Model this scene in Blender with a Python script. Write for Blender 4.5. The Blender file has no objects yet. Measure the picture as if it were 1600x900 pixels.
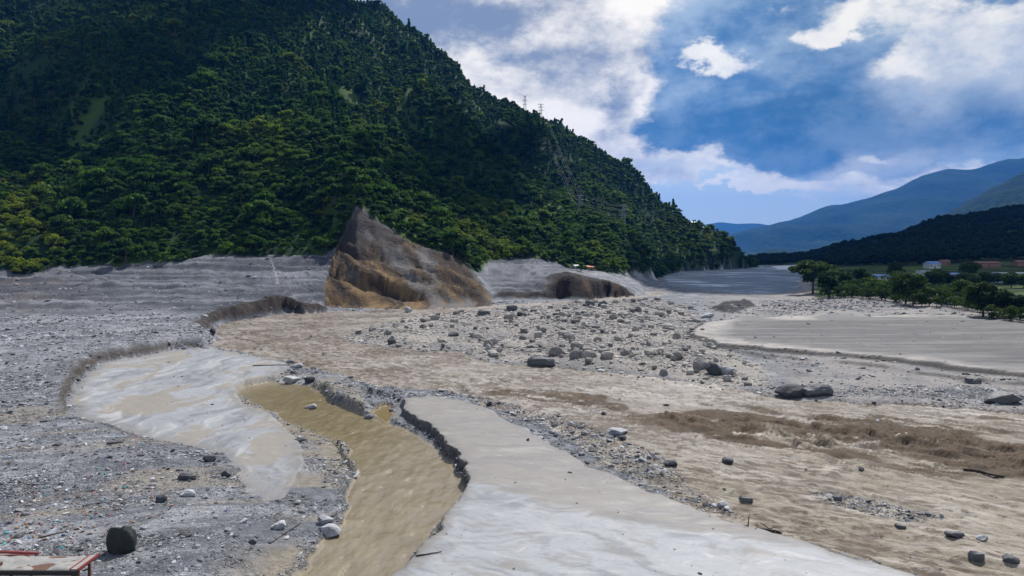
import bpy, math, random
import numpy as np
from mathutils import Vector

random.seed(7)
rng = np.random.default_rng(11)
scene = bpy.context.scene
col = scene.collection
R = math.radians

# ------------------------------------------------------------------ camera
FPX, UC, VH, CAMH = 1150.0, 800.0, 395.0, 22.0      # focal length (px of 1600), centre column, horizon row, height
cam_d = bpy.data.cameras.new('camera')
cam = bpy.data.objects.new('camera', cam_d)
col.objects.link(cam)
cam.location = (0, 0, CAMH)
cam.rotation_euler = (R(90), 0, 0)
cam_d.sensor_width = 36.0
cam_d.lens = 36.0 * FPX / 1600.0
cam_d.shift_y = -(450.0 - VH) / 1600.0
cam_d.clip_start = 0.5
cam_d.clip_end = 60000
scene.camera = cam

# ------------------------------------------------------------------ light
SUN_AZ, SUN_EL = 28.0, 54.0
SUN = Vector((math.sin(R(SUN_AZ)) * math.cos(R(SUN_EL)), math.cos(R(SUN_AZ)) * math.cos(R(SUN_EL)), math.sin(R(SUN_EL))))
sl = bpy.data.lights.new('sun', 'SUN')
sl.energy = 5.0
sl.angle = R(0.5)
sl.color = (1.0, 0.96, 0.91)
so = bpy.data.objects.new('sun', sl)
so.rotation_euler = SUN.to_track_quat('Z', 'Y').to_euler()
col.objects.link(so)

scene.view_settings.view_transform = 'Standard'
scene.view_settings.look = 'None'
scene.view_settings.gamma = 1.0
scene.view_settings.exposure = 0.4
scene.view_settings.use_curve_mapping = False
scene.render.engine = 'CYCLES'
scene.cycles.use_denoising = True
scene.cycles.max_bounces = 6
scene.cycles.diffuse_bounces = 2
scene.cycles.glossy_bounces = 2
scene.cycles.transmission_bounces = 2
scene.cycles.volume_bounces = 0
scene.cycles.transparent_max_bounces = 4


def srgb(r, g, b):
    f = lambda c: (c / 255 / 12.92) if c / 255 <= 0.04045 else ((c / 255 + 0.055) / 1.055) ** 2.4
    return (f(r), f(g), f(b))


class NT:
    """small helper for node trees"""
    def __init__(self, tree):
        self.t = tree
        self.n = tree.nodes
        self.l = tree.links

    def node(self, kind, **kw):
        nd = self.n.new(kind)
        for k, v in kw.items():
            setattr(nd, k, v)
        return nd

    def put(self, sock, v):
        if isinstance(v, bpy.types.NodeSocket):
            self.l.new(v, sock)
        elif v is not None:
            if hasattr(sock.default_value, '__len__'):
                n = len(sock.default_value)
                v = tuple(v) if hasattr(v, '__len__') else (v,) * n
                if len(v) < n:
                    v = v + (1.0,) * (n - len(v))
                sock.default_value = v
            else:
                sock.default_value = v

    def m(self, op, a, b=None, c=None, clamp=False):
        nd = self.node('ShaderNodeMath', operation=op)
        nd.use_clamp = clamp
        for i, v in enumerate((a, b, c)):
            if v is not None:
                self.put(nd.inputs[i], v)
        return nd.outputs[0]

    def mix(self, f, a, b, blend='MIX'):
        nd = self.node('ShaderNodeMix', data_type='RGBA', blend_type=blend)
        self.put(nd.inputs[0], f)
        self.put(nd.inputs[6], a)
        self.put(nd.inputs[7], b)
        return nd.outputs[2]

    def noise(self, vec, scale, detail=4.0, rough=0.55, dist=0.0, color=False):
        nd = self.node('ShaderNodeTexNoise')
        if vec is not None:
            self.put(nd.inputs['Vector'], vec)
        nd.inputs['Scale'].default_value = scale
        nd.inputs['Detail'].default_value = detail
        nd.inputs['Roughness'].default_value = rough
        nd.inputs['Distortion'].default_value = dist
        return nd.outputs[1 if color else 0]

    def step(self, v, lo, hi, a=0.0, b=1.0):
        nd = self.node('ShaderNodeMapRange', interpolation_type='SMOOTHSTEP')
        self.put(nd.inputs[0], v)
        for i, x in enumerate((lo, hi, a, b)):
            self.put(nd.inputs[1 + i], x)
        return nd.outputs[0]


# ------------------------------------------------------------------ sky: clear air with cumulus and a dark rain cloud up the valley
def build_world():
    w = bpy.data.worlds.new('World')
    scene.world = w
    w.use_nodes = True
    w.cycles.sampling_method = 'MANUAL'
    w.cycles.sample_map_resolution = 512
    t = NT(w.node_tree)
    t.n.clear()
    out = t.node('ShaderNodeOutputWorld')
    bg = t.node('ShaderNodeBackground')
    STR = 0.1
    bg.inputs[1].default_value = STR
    t.l.new(bg.outputs[0], out.inputs[0])
    sky = t.node('ShaderNodeTexSky')
    sky.sky_type = 'NISHITA'
    sky.sun_disc = False
    sky.sun_elevation = R(SUN_EL)
    sky.sun_rotation = R(SUN_AZ)
    sky.altitude = 900
    sky.ozone_density = 2.0
    tc = t.node('ShaderNodeTexCoord')
    sep = t.node('ShaderNodeSeparateXYZ')
    t.l.new(tc.outputs['Generated'], sep.inputs[0])
    az0 = t.m('ARCTAN2', sep.outputs[0], sep.outputs[1])
    el0 = t.m('ARCSINE', sep.outputs[2])
    # clouds flatten towards the horizon: a sampling vector stretched there
    comb = t.node('ShaderNodeCombineXYZ')
    t.put(comb.inputs[0], sep.outputs[0])
    t.put(comb.inputs[1], sep.outputs[1])
    t.put(comb.inputs[2], t.m('MULTIPLY', sep.outputs[2], 1.7))
    vec = comb.outputs[0]
    wn = t.noise(vec, 7.0, 7.0, 0.6, color=True)
    ws = t.node('ShaderNodeSeparateColor')
    t.l.new(wn, ws.inputs[0])
    az = t.m('MULTIPLY_ADD', t.m('SUBTRACT', ws.outputs[0], 0.5), 0.20, az0)
    el = t.m('MULTIPLY_ADD', t.m('SUBTRACT', ws.outputs[1], 0.5), 0.14, el0)

    def blob(u, v, pu, pv, wt=1.0, warped=True):
        a = math.atan((u - UC) / FPX)
        e = math.atan((VH - v) / FPX * math.cos(a))
        da = t.m('MULTIPLY', t.m('SUBTRACT', az if warped else az0, a), FPX / pu)
        de = t.m('MULTIPLY', t.m('SUBTRACT', el if warped else el0, e), FPX / pv)
        s = t.m('MULTIPLY_ADD', da, da, t.m('MULTIPLY', de, de))
        return t.m('MULTIPLY', t.m('EXPONENT', t.m('MULTIPLY', s, -1.0)), wt)

    def total(first, items):
        acc = first
        for x in items:
            acc = t.m('ADD', acc, x)
        return acc

    def lin(r, g, b):
        return tuple(c * k_ / STR for c, k_ in zip(srgb(r, g, b), (1.06, 0.98, 0.84)))

    n1 = t.noise(vec, 3.2, 9.0, 0.58)
    n2 = t.noise(vec, 6.0, 10.0, 0.62)
    n3 = t.noise(vec, 11.0, 8.0, 0.62)
    # --- base air, paler to the horizon
    base = t.mix(t.step(el0, 0.0, 0.30, 0.9, 0.25), t.mix(1.0, sky.outputs[0], (0.55, 0.80, 1.15), 'MULTIPLY'), lin(196, 214, 228))
    # --- white cumulus sheet, wide over the left and the whole sky behind
    cov1 = total(t.m('MULTIPLY', n1, 1.0), [blob(760, 120, 330, 200, 0.5), blob(960, 220, 120, 100, 0.30), blob(1120, 350, 200, 60, -0.32),
                                             blob(880, 85, 50, 10, -0.25), blob(1000, 310, 80, 30, -0.10)])
    c1 = t.step(cov1, 0.48, 0.57)
    sh1 = t.step(total(t.m('MULTIPLY', n2, 1.0), [blob(745, 40, 140, 55, 0.27), blob(965, 170, 45, 60, 0.22), blob(700, 170, 80, 40, -0.1), blob(880, 210, 150, 70, -0.12)]), 0.42, 0.70)
    colr1 = t.mix(sh1, lin(240, 242, 246), lin(118, 136, 168))
    x = t.mix(c1, base, colr1)
    # --- big blue-grey rain cloud
    cov2 = total(t.m('MULTIPLY', n2, 0.55), [blob(1290, 60, 300, 170, 1.0, True), blob(1560, 150, 230, 120, 0.6), blob(1180, 190, 170, 55, 0.45), blob(1420, 205, 210, 50, 0.4), blob(860, 90, 120, 120, -0.5)])
    c2 = t.step(cov2, 0.66, 0.86)
    dk = total(t.m('MULTIPLY', t.m('SUBTRACT', n1, 0.5), 0.8), [blob(1180, 205, 190, 58, 1.0), blob(1400, 210, 230, 52, 0.72), blob(1590, 190, 120, 60, 0.35), blob(1010, 180, 40, 40, 0.5)])
    dk = t.m('MULTIPLY', t.step(dk, 0.2, 1.0), t.step(n3, 0.25, 0.62, 0.95, 0.62))
    lt = t.step(t.m('MULTIPLY_ADD', n3, 0.55, t.m('MULTIPLY', t.noise(vec, 4.2, 8.0, 0.6), 0.55)), 0.44, 0.68)
    colr2 = t.mix(dk, t.mix(lt, lin(72, 116, 170), lin(150, 176, 210)), lin(36, 92, 146))
    x = t.mix(c2, x, colr2)
    cov4 = total(t.m('MULTIPLY', n2, 0.9), [blob(1450, 120, 120, 60, 0.42), blob(1570, 60, 120, 60, 0.40), blob(1520, 190, 120, 30, 0.2), blob(1380, 250, 90, 25, 0.35), blob(1230, 280, 220, 22, 0.38), blob(1060, 265, 90, 18, 0.3)])
    x = t.mix(t.m('MULTIPLY', t.step(cov4, 0.55, 1.0), 0.7), x, t.mix(t.step(n3, 0.35, 0.7), lin(214, 222, 236), lin(150, 176, 212)))
    # --- bright puffs in front of it
    cov3 = total(t.m('MULTIPLY', n3, 0.75), [blob(1108, 72, 44, 20, 0.62), blob(1290, 42, 38, 12, 0.45), blob(1330, 12, 90, 20, 0.42), blob(1210, 10, 40, 12, 0.35),
                                             blob(1450, 105, 95, 30, 0.46), blob(1560, 45, 110, 40, 0.58), blob(1480, 60, 70, 40, 0.30),
                                             blob(1390, 245, 55, 14, 0.48), blob(1240, 285, 150, 12, 0.45), blob(1140, 298, 70, 6, 0.45), blob(1035, 272, 45, 8, 0.45),
                                             blob(1330, 300, 60, 14, 0.42), blob(1200, 338, 40, 8, 0.35)])
    c3 = t.step(cov3, 0.62, 0.90)
    colr3 = t.mix(t.step(n2, 0.40, 0.66), lin(236, 240, 246), lin(160, 180, 212))
    x = t.mix(t.m('MULTIPLY', c3, 0.95), x, colr3)
    t.put(bg.inputs[0], x)


build_world()

# ------------------------------------------------------------------ numpy noise
_perm = rng.permutation(4096).astype(np.int64)
_vals = rng.random(4096)


def vnoise(x, y):
    xi = np.floor(x).astype(np.int64)
    yi = np.floor(y).astype(np.int64)
    fx = x - xi
    fy = y - yi
    fx = fx * fx * fx * (fx * (fx * 6 - 15) + 10)
    fy = fy * fy * fy * (fy * (fy * 6 - 15) + 10)
    h = lambda a, b: _vals[(_perm[(a & 4095)] + b * 57) & 4095]
    v00, v10, v01, v11 = h(xi, yi), h(xi + 1, yi), h(xi, yi + 1), h(xi + 1, yi + 1)
    return (v00 * (1 - fx) + v10 * fx) * (1 - fy) + (v01 * (1 - fx) + v11 * fx) * fy


def fbm(x, y, oct=4, gain=0.5, seed=0.0):
    s = 0.0
    a = 1.0
    n = 0.0
    for i in range(oct):
        s = s + a * vnoise(x + 37.3 * i + seed * 13.7, y + 71.9 * i + seed * 5.3)
        n += a
        a *= gain
        x = x * 2.03
        y = y * 2.03
    return np.clip((s / n * 2 - 1) * 1.65, -1.25, 1.25)          # about -1..1


def sstep(v, lo, hi):
    t = np.clip((v - lo) / (hi - lo), 0, 1)
    return t * t * (3 - 2 * t)


def lerp(a, b, t):
    return a + (b - a) * t


# ------------------------------------------------------------------ pixel (1600x900) -> point on the level z
def P(u, v, z=0.0):
    d = FPX * (CAMH - z) / (v - VH)
    return ((u - UC) / FPX * d, d)


def poly(pts, z=0.0):
    return np.array([P(u, v, z) for u, v in pts])


def sdist(X, Y, pg):
    """signed distance to a polygon, positive inside"""
    shp = X.shape
    x = X.ravel()
    y = Y.ravel()
    out = np.full(x.shape, -1e9)
    m = 40.0
    sel = (x > pg[:, 0].min() - m) & (x < pg[:, 0].max() + m) & (y > pg[:, 1].min() - m) & (y < pg[:, 1].max() + m)
    xs, ys = x[sel], y[sel]
    best = np.full(xs.shape, 1e18)
    ins = np.zeros(xs.shape, bool)
    n = len(pg)
    for i in range(n):
        x0, y0 = pg[i]
        x1, y1 = pg[(i + 1) % n]
        dx, dy = x1 - x0, y1 - y0
        t = np.clip(((xs - x0) * dx + (ys - y0) * dy) / (dx * dx + dy * dy + 1e-12), 0, 1)
        best = np.minimum(best, (xs - x0 - t * dx) ** 2 + (ys - y0 - t * dy) ** 2)
        c = (y0 > ys) != (y1 > ys)
        with np.errstate(divide='ignore', invalid='ignore'):
            c &= xs < (x1 - x0) * (ys - y0) / (y1 - y0 + 1e-15) + x0
        ins ^= c
    out[sel] = np.where(ins, 1, -1) * np.sqrt(best)
    out[~sel] = -m
    return out.reshape(shp)


# ------------------------------------------------------------------ the land: one height field, split by what covers it
rows = list(np.linspace(5, 34, 8))
v = 1110.0
while FPX * CAMH / (v - VH) < 170:
    rows.append(FPX * CAMH / (v - VH))
    v -= 1.1
rows += list(np.arange(rows[-1] + 1.35, 372, 1.35))
rows += list(np.arange(rows[-1] + 4, 1250, 4.0)) + list(np.arange(1260, 2600, 16.0)) + [2700, 2900, 3200, 3700, 4500, 6000, 8500, 13000, 21500]
rows = np.array(rows)
inner = np.arange(-0.76, 0.7601, 0.0021)
cols = np.concatenate([np.linspace(-1.5, -0.77, 60), inner, np.linspace(0.77, 1.5, 60)])
A, Y = np.meshgrid(cols, rows)
X = A * Y
U = UC + FPX * A
RS = np.gradient(rows)[:, None] * np.ones_like(A)          # row spacing: steps in the land are never narrower

# hill profiles: column -> (depth, height)
PROF = {
    -900: [(0, 1.2), (120, 3), (200, 5), (260, 14), (280, 20), (380, 85), (700, 275), (1000, 420), (1300, 520), (2600, 560)],
    -100: [(0, 0.6), (90, 0.7), (140, 2.4), (210, 3.2), (262, 7.5), (292, 11.5), (300, 14), (400, 76), (700, 268), (1000, 425), (1300, 520), (2600, 540)],
    100: [(0, 0.6), (90, 0.7), (140, 2.4), (215, 3.2), (275, 8), (305, 13.5), (316, 17), (420, 80), (750, 285), (1000, 410), (1300, 500), (2600, 520)],
    300: [(0, 0.6), (90, 0.7), (140, 2.4), (220, 3.4), (285, 8.5), (316, 17), (326, 20), (430, 80), (800, 292), (1050, 400), (1300, 460), (2600, 470)],
    430: [(0, 0.2), (100, 0.3), (235, 3), (255, 5.5), (285, 9.0), (318, 18), (330, 22), (450, 88), (880, 318), (1100, 410), (1300, 420), (2600, 420)],
    505: [(0, 0.2), (230, 0.3), (285, 2), (295, 7), (322, 19.5), (335, 26), (450, 88), (950, 342), (1130, 405), (1300, 400), (2600, 330)],
    516: [(0, 0.2), (250, 0.3), (297, 0.4), (306, 12), (324, 22), (345, 36), (450, 88), (950, 342), (1130, 405), (1300, 400), (2600, 330)],
    560: [(0, 0.2), (250, 0.3), (299, 0.4), (312, 16), (327, 31), (340, 43), (360, 50), (450, 84), (800, 250), (1090, 386), (1300, 360), (2600, 250)],
    600: [(0, 0.2), (250, 0.3), (302, 0.4), (316, 15), (330, 28), (341, 35), (365, 43), (450, 76), (700, 190), (1060, 372), (1300, 320), (2600, 200)],
    650: [(0, 0.2), (250, 0.3), (306, 0.4), (320, 14), (336, 25), (360, 33), (480, 76), (780, 195), (1075, 336), (1300, 275), (2600, 150)],
    700: [(0, 0.2), (250, 0.3), (313, 0.4), (326, 12), (338, 18), (360, 25), (500, 72), (800, 172), (1080, 304), (1300, 240), (2600, 100)],
    740: [(0, 0.2), (250, 0.3), (322, 0.4), (332, 8), (342, 12), (385, 22), (520, 66), (800, 152), (1090, 270), (1300, 200), (2600, 80)],
    775: [(0, 0.2), (250, 0.3), (336, 0.4), (340, 3.0), (360, 7), (395, 17), (420, 22), (540, 62), (800, 138), (1095, 246), (1320, 170), (2600, 60)],
    830: [(0, 0.2), (250, 0.3), (339, 0.4), (343, 2.5), (370, 8), (410, 17.5), (425, 21), (560, 56), (800, 118), (1100, 220), (1340, 150), (2600, 40)],
    885: [(0, 0.2), (250, 0.3), (337, 0.4), (344, 11.5), (380, 12.5), (425, 14), (440, 18), (600, 50), (800, 96), (1100, 198), (1340, 130), (2600, 30)],
    945: [(0, 0.2), (250, 0.3), (345, 0.4), (351, 7.6), (400, 8.5), (460, 9.5), (480, 18), (560, 42), (600, 46), (680, 42), (800, 72), (1100, 166), (1300, 100), (2600, 20)],
    985: [(0, 0.2), (250, 0.3), (357, 0.4), (362, 4.0), (450, 4.6), (520, 5.5), (535, 17), (580, 37), (610, 36), (690, 22), (800, 55), (1100, 142), (1280, 80), (2600, 10)],
    1012: [(0, 0.2), (250, 0.3), (365, 0.5), (450, 1.0), (555, 3), (566, 14), (592, 19), (620, 8), (700, 4), (820, 30), (1100, 120), (1260, 60), (2600, 10)],
    1026: [(0, 0.2), (250, 0.3), (450, 0.5), (560, 0.8), (600, 1), (700, 1.0), (820, 12), (1098, 105), (1250, 50), (2600, 8)],
    1060: [(0, 0.2), (250, 0.3), (600, 0.6), (800, 0.8), (870, 6), (1080, 74), (1200, 40), (2600, 8)],
    1092: [(0, 0.2), (600, 0.5), (880, 0.8), (930, 8), (1060, 57), (1180, 25), (2600, 8)],
    1140: [(0, 0.2), (600, 0.5), (940, 0.8), (970, 8), (1040, 33), (1150, 10), (2600, 8)],
    1172: [(0, 0.2), (600, 0.5), (975, 0.8), (990, 6), (1012, 14), (1070, 2), (2600, 8)],
    1186: [(0, 0.2), (600, 0.5), (1300, 0.8), (1500, 3), (1800, 12), (2600, 14)],
    1250: [(0, 0.2), (300, 0.5), (392, 1.2), (600, 1.0), (1300, 1.5), (1500, 5), (1800, 14), (2600, 18)],
    1300: [(0, 0.2), (200, 0.6), (330, 1.8), (392, 3.4), (600, 5), (900, 8), (1300, 11), (1600, 20), (2600, 25)],
    1370: [(0, 0.2), (200, 0.6), (305, 2.2), (330, 3.6), (460, 5), (560, 8), (800, 12), (1150, 22), (1500, 44), (2600, 30)],
    1450: [(0, 0.2), (200, 0.6), (290, 2.4), (310, 3.8), (460, 5), (540, 8), (800, 18), (1150, 45), (1500, 76), (2600, 60)],
    1600: [(0, 0.2), (200, 0.6), (268, 2.6), (288, 4.0), (460, 5), (540, 9), (800, 28), (1150, 65), (1500, 107), (2600, 90)],
    2000: [(0, 0.2), (200, 0.8), (240, 2.6), (260, 4.0), (460, 7), (540, 14), (800, 60), (1150, 130), (1500, 200), (2600, 180)],
    2600: [(0, 0.2), (200, 0.8), (240, 3), (260, 4.0), (460, 10), (540, 24), (800, 90), (1150, 190), (1500, 290), (2600, 260)],
}
pu = np.array(sorted(PROF))
PZ = np.array([np.interp(rows, [p[0] for p in PROF[k]], [p[1] for p in PROF[k]]) for k in pu])       # (nprof, nrows)
uc = UC + FPX * cols
wob = fbm(A * 40, Y * 0.012, 3, seed=3) * 9 * sstep(Y, 200, 420)           # wobble so the profile columns do not show as facets
idx = np.clip(np.searchsorted(pu, U + wob, side='right') - 1, 0, len(pu) - 2)
tt = np.clip((U + wob - pu[idx]) / (pu[idx + 1] - pu[idx]), 0, 1)
ri = np.broadcast_to(np.arange(len(rows))[:, None], A.shape)
HB = PZ[idx, ri] * (1 - tt) + PZ[idx + 1, ri] * tt
# spurs and gullies run straight down the slope
left = sstep(1200 - U, 0, 150)
S1, S2 = X * 0.86 + Y * 0.42, -X * 0.42 + Y * 0.86
hillamt = np.clip((HB - 30) / 90, 0, 1)
gul = fbm(S1 / 135 + fbm(X / 210, Y / 210, 2, seed=8) * 0.5, S2 / 420, 3, seed=5)
gul2 = fbm(S1 / 38, S2 / 130, 3, seed=6)
HB = HB + left * hillamt * (1 - 0.65 * sstep(Y, 880, 1060)) * (np.abs(gul) * -52 + 20 + gul2 * 8)
HB = HB + (1 - left) * sstep(Y, 700, 1300) * fbm(X / 190, Y / 260, 4, seed=9) * 16 * sstep(HB, 8, 30)

# ---- flood-plain regions
wx = X + fbm(X / 9, Y / 14, 4, seed=21) * (0.5 + 0.006 * Y)
wy = Y + fbm(X / 9, Y / 14, 4, seed=22) * (0.5 + 0.016 * Y)
fx_ = X + fbm(X / 2.6, Y / 3.6, 4, seed=23) * 0.55
fy_ = Y + fbm(X / 2.6, Y / 3.6, 4, seed=24) * 0.8

RIVER = poly([(1040, 449), (1000, 462), (900, 471), (800, 476), (765, 478), (640, 484), (505, 488), (440, 492), (372, 503), (335, 515), (328, 530),
              (350, 545), (440, 560), (500, 583), (560, 596), (640, 607), (720, 620), (790, 640), (850, 668), (925, 712), (985, 745), (1060, 780), (1150, 818), (1290, 862),
              (1400, 893), (1650, 985), (2100, 985), (2100, 668), (1600, 652), (1400, 634), (1290, 628), (1200, 618), (1130, 602), (1000, 586), (880, 575), (790, 566), (700, 551),
              (620, 545), (560, 537), (538, 529), (560, 515), (640, 495), (760, 484), (900, 475), (1000, 467), (1060, 457)])
MUD_A = poly([(126, 592), (160, 566), (280, 547), (340, 544), (430, 560), (462, 571), (420, 590), (378, 601), (368, 612), (384, 628), (430, 655), (464, 685), (476, 715),
              (468, 748), (440, 775), (412, 780), (388, 765), (378, 735), (345, 712), (290, 695), (245, 690), (190, 668), (120, 650), (112, 628)], 0.3)
STREAM = poly([(370, 612), (384, 604), (420, 598), (470, 600), (500, 612), (520, 632), (545, 640), (575, 652), (625, 668), (668, 688), (702, 715), (724, 748), (727, 770), (705, 802),
               (662, 858), (630, 900), (560, 1010), (400, 1010), (440, 925), (478, 880), (522, 832), (548, 782), (556, 738), (545, 705), (505, 688), (465, 668), (425, 645), (385, 625)], -0.9)
MUD_B = poly([(628, 624), (680, 618), (720, 626), (775, 645), (830, 678), (895, 715), (960, 742), (1050, 780), (1150, 818), (1290, 860), (1400, 892), (1660, 990), (1660, 1060),
              (480, 1060), (570, 950), (615, 900), (655, 857), (700, 800), (731, 760), (736, 745), (728, 715), (708, 690), (680, 668), (650, 652), (630, 640)], 0.7)
WEDGE = poly([(575, 645), (560, 615), (620, 625), (660, 655), (700, 690), (728, 735), (722, 745), (690, 705), (650, 680), (610, 662)], -0.4)
COBBLE = poly([(488, 607), (510, 592), (560, 592), (625, 606), (640, 620), (620, 628), (615, 640), (575, 640), (530, 630), (498, 622)])
BAR = poly([(538, 531), (560, 515), (640, 495), (760, 485), (900, 476), (1000, 468), (1075, 478), (1095, 500), (1080, 520), (1130, 545), (1200, 575), (1215, 605), (1130, 602), (1000, 585),
            (880, 574), (790, 565), (700, 550), (620, 545)])
SAND = poly([(1077, 524), (1086, 513), (1108, 505), (1150, 498), (1230, 494), (1320, 492), (1500, 494), (1720, 500), (2300, 520), (2300, 640), (1720, 598), (1600, 585), (1450, 566), (1320, 553), (1200, 543), (1120, 535)], 1.3)
GREEN = poly([(1262, 462), (1300, 460), (1360, 464), (1410, 469), (1470, 475), (1540, 484), (1620, 491), (1900, 500), (3000, 520), (3000, 405), (1300, 405), (1262, 430)], 3.0)
POOL = poly([(583, 646), (590, 634), (604, 632), (613, 645), (610, 660), (598, 660)], -0.6)
FARW = poly([(1045, 447), (1030, 432), (1060, 424), (1200, 417), (1260, 417), (1250, 440), (1240, 459), (1180, 461), (1110, 455)])
SANDBAR = poly([(1207, 417), (1250, 416), (1252, 421), (1215, 421)])
MOUND = poly([(1112, 488), (1130, 476), (1160, 472), (1183, 473), (1178, 482), (1150, 490)])

sdR = sdist(wx, wy, RIVER)
sdA = sdist(wx * 0.5 + fx_ * 0.5, wy * 0.4 + fy_ * 0.6, MUD_A)
sdS = sdist(fx_, fy_, STREAM)
sdB = sdist(fx_, fy_, MUD_B)
sdW = sdist(fx_, fy_, WEDGE)
sdC = sdist(fx_, fy_, COBBLE)
sdBar = sdist(wx, wy, BAR)
sdSand = sdist(fx_ + (wx - X) * 0.6, fy_ + (wy - Y) * 0.7, SAND)
LEDGE = poly([(1180, 552), (1330, 566), (1480, 584), (1720, 614), (2300, 690), (2300, 560), (1700, 520), (1300, 530), (1150, 540)], 0.7)
sdL = sdist(fx_ + (wx - X), fy_ + (wy - Y) * 0.6, LEDGE)
sdG = sdist(wx, wy, GREEN)
sdPool = sdist(fx_, fy_, POOL)
sdF = sdist(wx, wy, FARW)
sdSB = sdist(X, Y, SANDBAR)
sdM = sdist(wx, wy, MOUND)

n_big = fbm(X / 17, Y / 22, 4, seed=31)
n_mid = fbm(X / 4.2, Y / 5.5, 4, seed=32)
n_fin = fbm(X / 1.1, Y / 1.4, 3, seed=33)
H = HB.copy()
flat = sstep(Y, 20, 40) * (1 - hillamt)
H += flat * (n_big * 0.28 + n_mid * 0.10 + n_fin * 0.035)
# layered grey bank at the foot of the left slope
bankm = sstep(Y, 205, 240) * (1 - sstep(Y, 322, 345)) * sstep(560 - U, 0, 40)
bankm = np.maximum(bankm, sstep(Y, 335, 350) * (1 - sstep(Y, 425, 450)) * sstep(U, 740, 790) * sstep(880 - U, -60, 20))
lay = fbm(X / 60, HB / 1.1 + X * 0.01, 3, seed=35)
H += bankm * (lay * 0.55 + n_mid * 0.5)
# rock face of the landslide: ribs that run down it
scar_pg = [(556, 322), (530, 380), (520, 420), (508, 482), (765, 478), (740, 436), (700, 410), (640, 378), (600, 345)]
# as a mask in column / height-on-the-face terms: the height of the scar top per column
top_u = [500, 512, 524, 540, 556, 572, 600, 640, 680, 710, 735, 765, 780]
top_z = [3, 14, 24, 36, 45, 43, 37, 28.5, 23, 19, 14, 3, 0]
scar_top = np.interp(U, top_u, top_z, left=-5, right=-5)
inscar = (Y > 285) & (Y < 365) & (U > 508) & (U < 768)
scar = inscar * sstep(scar_top + n_big * 2.0 - H, 0, 2.5)
ribs = 0.7 - 1.7 * np.abs(fbm(X / 19.0 + H * 0.16, H / 60 - X * 0.02, 3, 0.5, seed=37))
H += scar * (ribs * 2.6 + fbm(X / 3.4 + H * 0.35, H / 14, 5, 0.68, seed=38) * 1.3) * sstep(H, 0.5, 5) * (1 - 0.85 * sstep(H, 33, 42))
cutdark = ((U < 1010) & (Y > 333) & (Y < 372)) * sstep(H, 0.6, 1.6) * np.maximum(sstep(U + n_big * 10, 840, 875), sstep(U, 768, 785) * sstep(4.0 - H, 0, 0.8))
H += cutdark * fbm(X / 4.0, H / 8, 3, seed=39) * 0.8

# ---- left mud flat (cuts the terrace edge)
zA = 0.22 + n_big * 0.06 + 0.012 * fbm(X / 1.5, Y / 1.5, 2, seed=41)
cutw = np.maximum(1.3 + 1.2 * sstep(n_mid, -0.2, 0.5), 2.6 * RS)
tA = sstep(sdA, -cutw, 0.0)
# loose terrace rim cracks and slumps behind the mud
H = lerp(H, zA, tA)
# ---- right mud flat
zB = 0.72 + n_big * 0.07 + 0.10 * fbm(X / 7, Y / 3.0, 3, seed=42) + sstep(Y, 60, 45) * 0.1
H = lerp(H, zB, sstep(sdB, np.minimum(-0.5, -2.4 * RS), 0.05))
# ---- sand terrace on the right with a lower ledge in front, cobble bar
H += sstep(sdL, np.minimum(-0.6, -2.2 * RS), 0.1) * 0.45
H = lerp(H, 1.55 + n_big * 0.12 + 0.22 * fbm(X / 30, Y / 3.0, 4, 0.6, seed=43), sstep(sdSand, np.minimum(-1.2, -2.6 * RS), 0.3))
H += sstep(sdBar, 0, 8) * (0.55 + 0.35 * n_big + 0.2 * n_mid)
H += sstep(sdM, -1.0, 5.0) * (1.6 + 0.5 * n_mid)
H += sstep(sdC, -0.5, 1.5) * 0.35
# ---- stream channel
chan = sstep(sdS, np.minimum(-0.3, -1.6 * RS), 0.25)
left_apron = sstep(sdS, -7.0, 0.0) * (X < np.interp(Y, [50, 62, 75, 90, 115], [-11, -12.5, -16, -22, -34]))
H = lerp(H, np.minimum(H, -0.55 + 0.12 * n_mid), np.clip(left_apron * (1 - sstep(sdA, -0.4, 0.3)), 0, 1))
H = lerp(H, -0.42 + 0.14 * n_mid + 0.05 * n_fin + sstep(sdC, -0.5, 1.5) * 0.35, np.clip(sstep(sdW, -0.3, 0.1) * (1 - sstep(sdB, -0.3, 0.0)), 0, 1))
flow = fbm(X / 0.8, Y / 2.1, 4, seed=51)
zS = -0.95 + 0.06 * flow + 0.05 * fbm(X / 2.6, Y / 4, 3, seed=52)
H = lerp(H, zS, chan)
H = lerp(H, -0.66, sstep(sdPool, -0.2, 0.1))
# ---- the river: standing waves, stronger along the tongue of rapids
tongue = [P(640, 590), P(840, 620), P(1000, 645), P(1180, 668), P(1360, 690), P(1600, 715), P(1900, 745)]
ty = np.interp(X, [p[0] for p in tongue], [p[1] for p in tongue])
rap = np.exp(-((Y - ty) / (4.5 + 0.19 * np.abs(X))) ** 2) * (0.35 + 0.65 * sstep(X, 0, 35)) * sstep(X, -25, 5)
tongue2 = [P(1350, 740), P(1480, 728), P(1600, 735), P(1800, 750)]
ty2 = np.interp(X, [p[0] for p in tongue2], [p[1] for p in tongue2])
rap = np.maximum(rap, 0.7 * np.exp(-((Y - ty2) / 3.0) ** 2) * sstep(X, 38, 52))
q1, q2 = X * 0.82 - Y * 0.57, X * 0.57 + Y * 0.82
wv = fbm(q1 / 5.5 + fbm(X / 15, Y / 15, 2, seed=59), q2 / 2.0, 4, 0.6, seed=53)
wv2 = fbm(q1 / 2.4, q2 / 1.1, 4, 0.65, seed=54)
patch = sstep(fbm(X / 13, Y / 9, 3, seed=55), -0.5, 0.25)
zR = 0.05 + 0.20 * wv + 0.14 * wv2 + rap * patch * (0.8 * np.abs(wv) + 0.4 * wv2 + 0.05)
bedR = sstep(fbm(X / 22, Y / 13, 3, seed=58), 0.1, 0.4)
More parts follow.
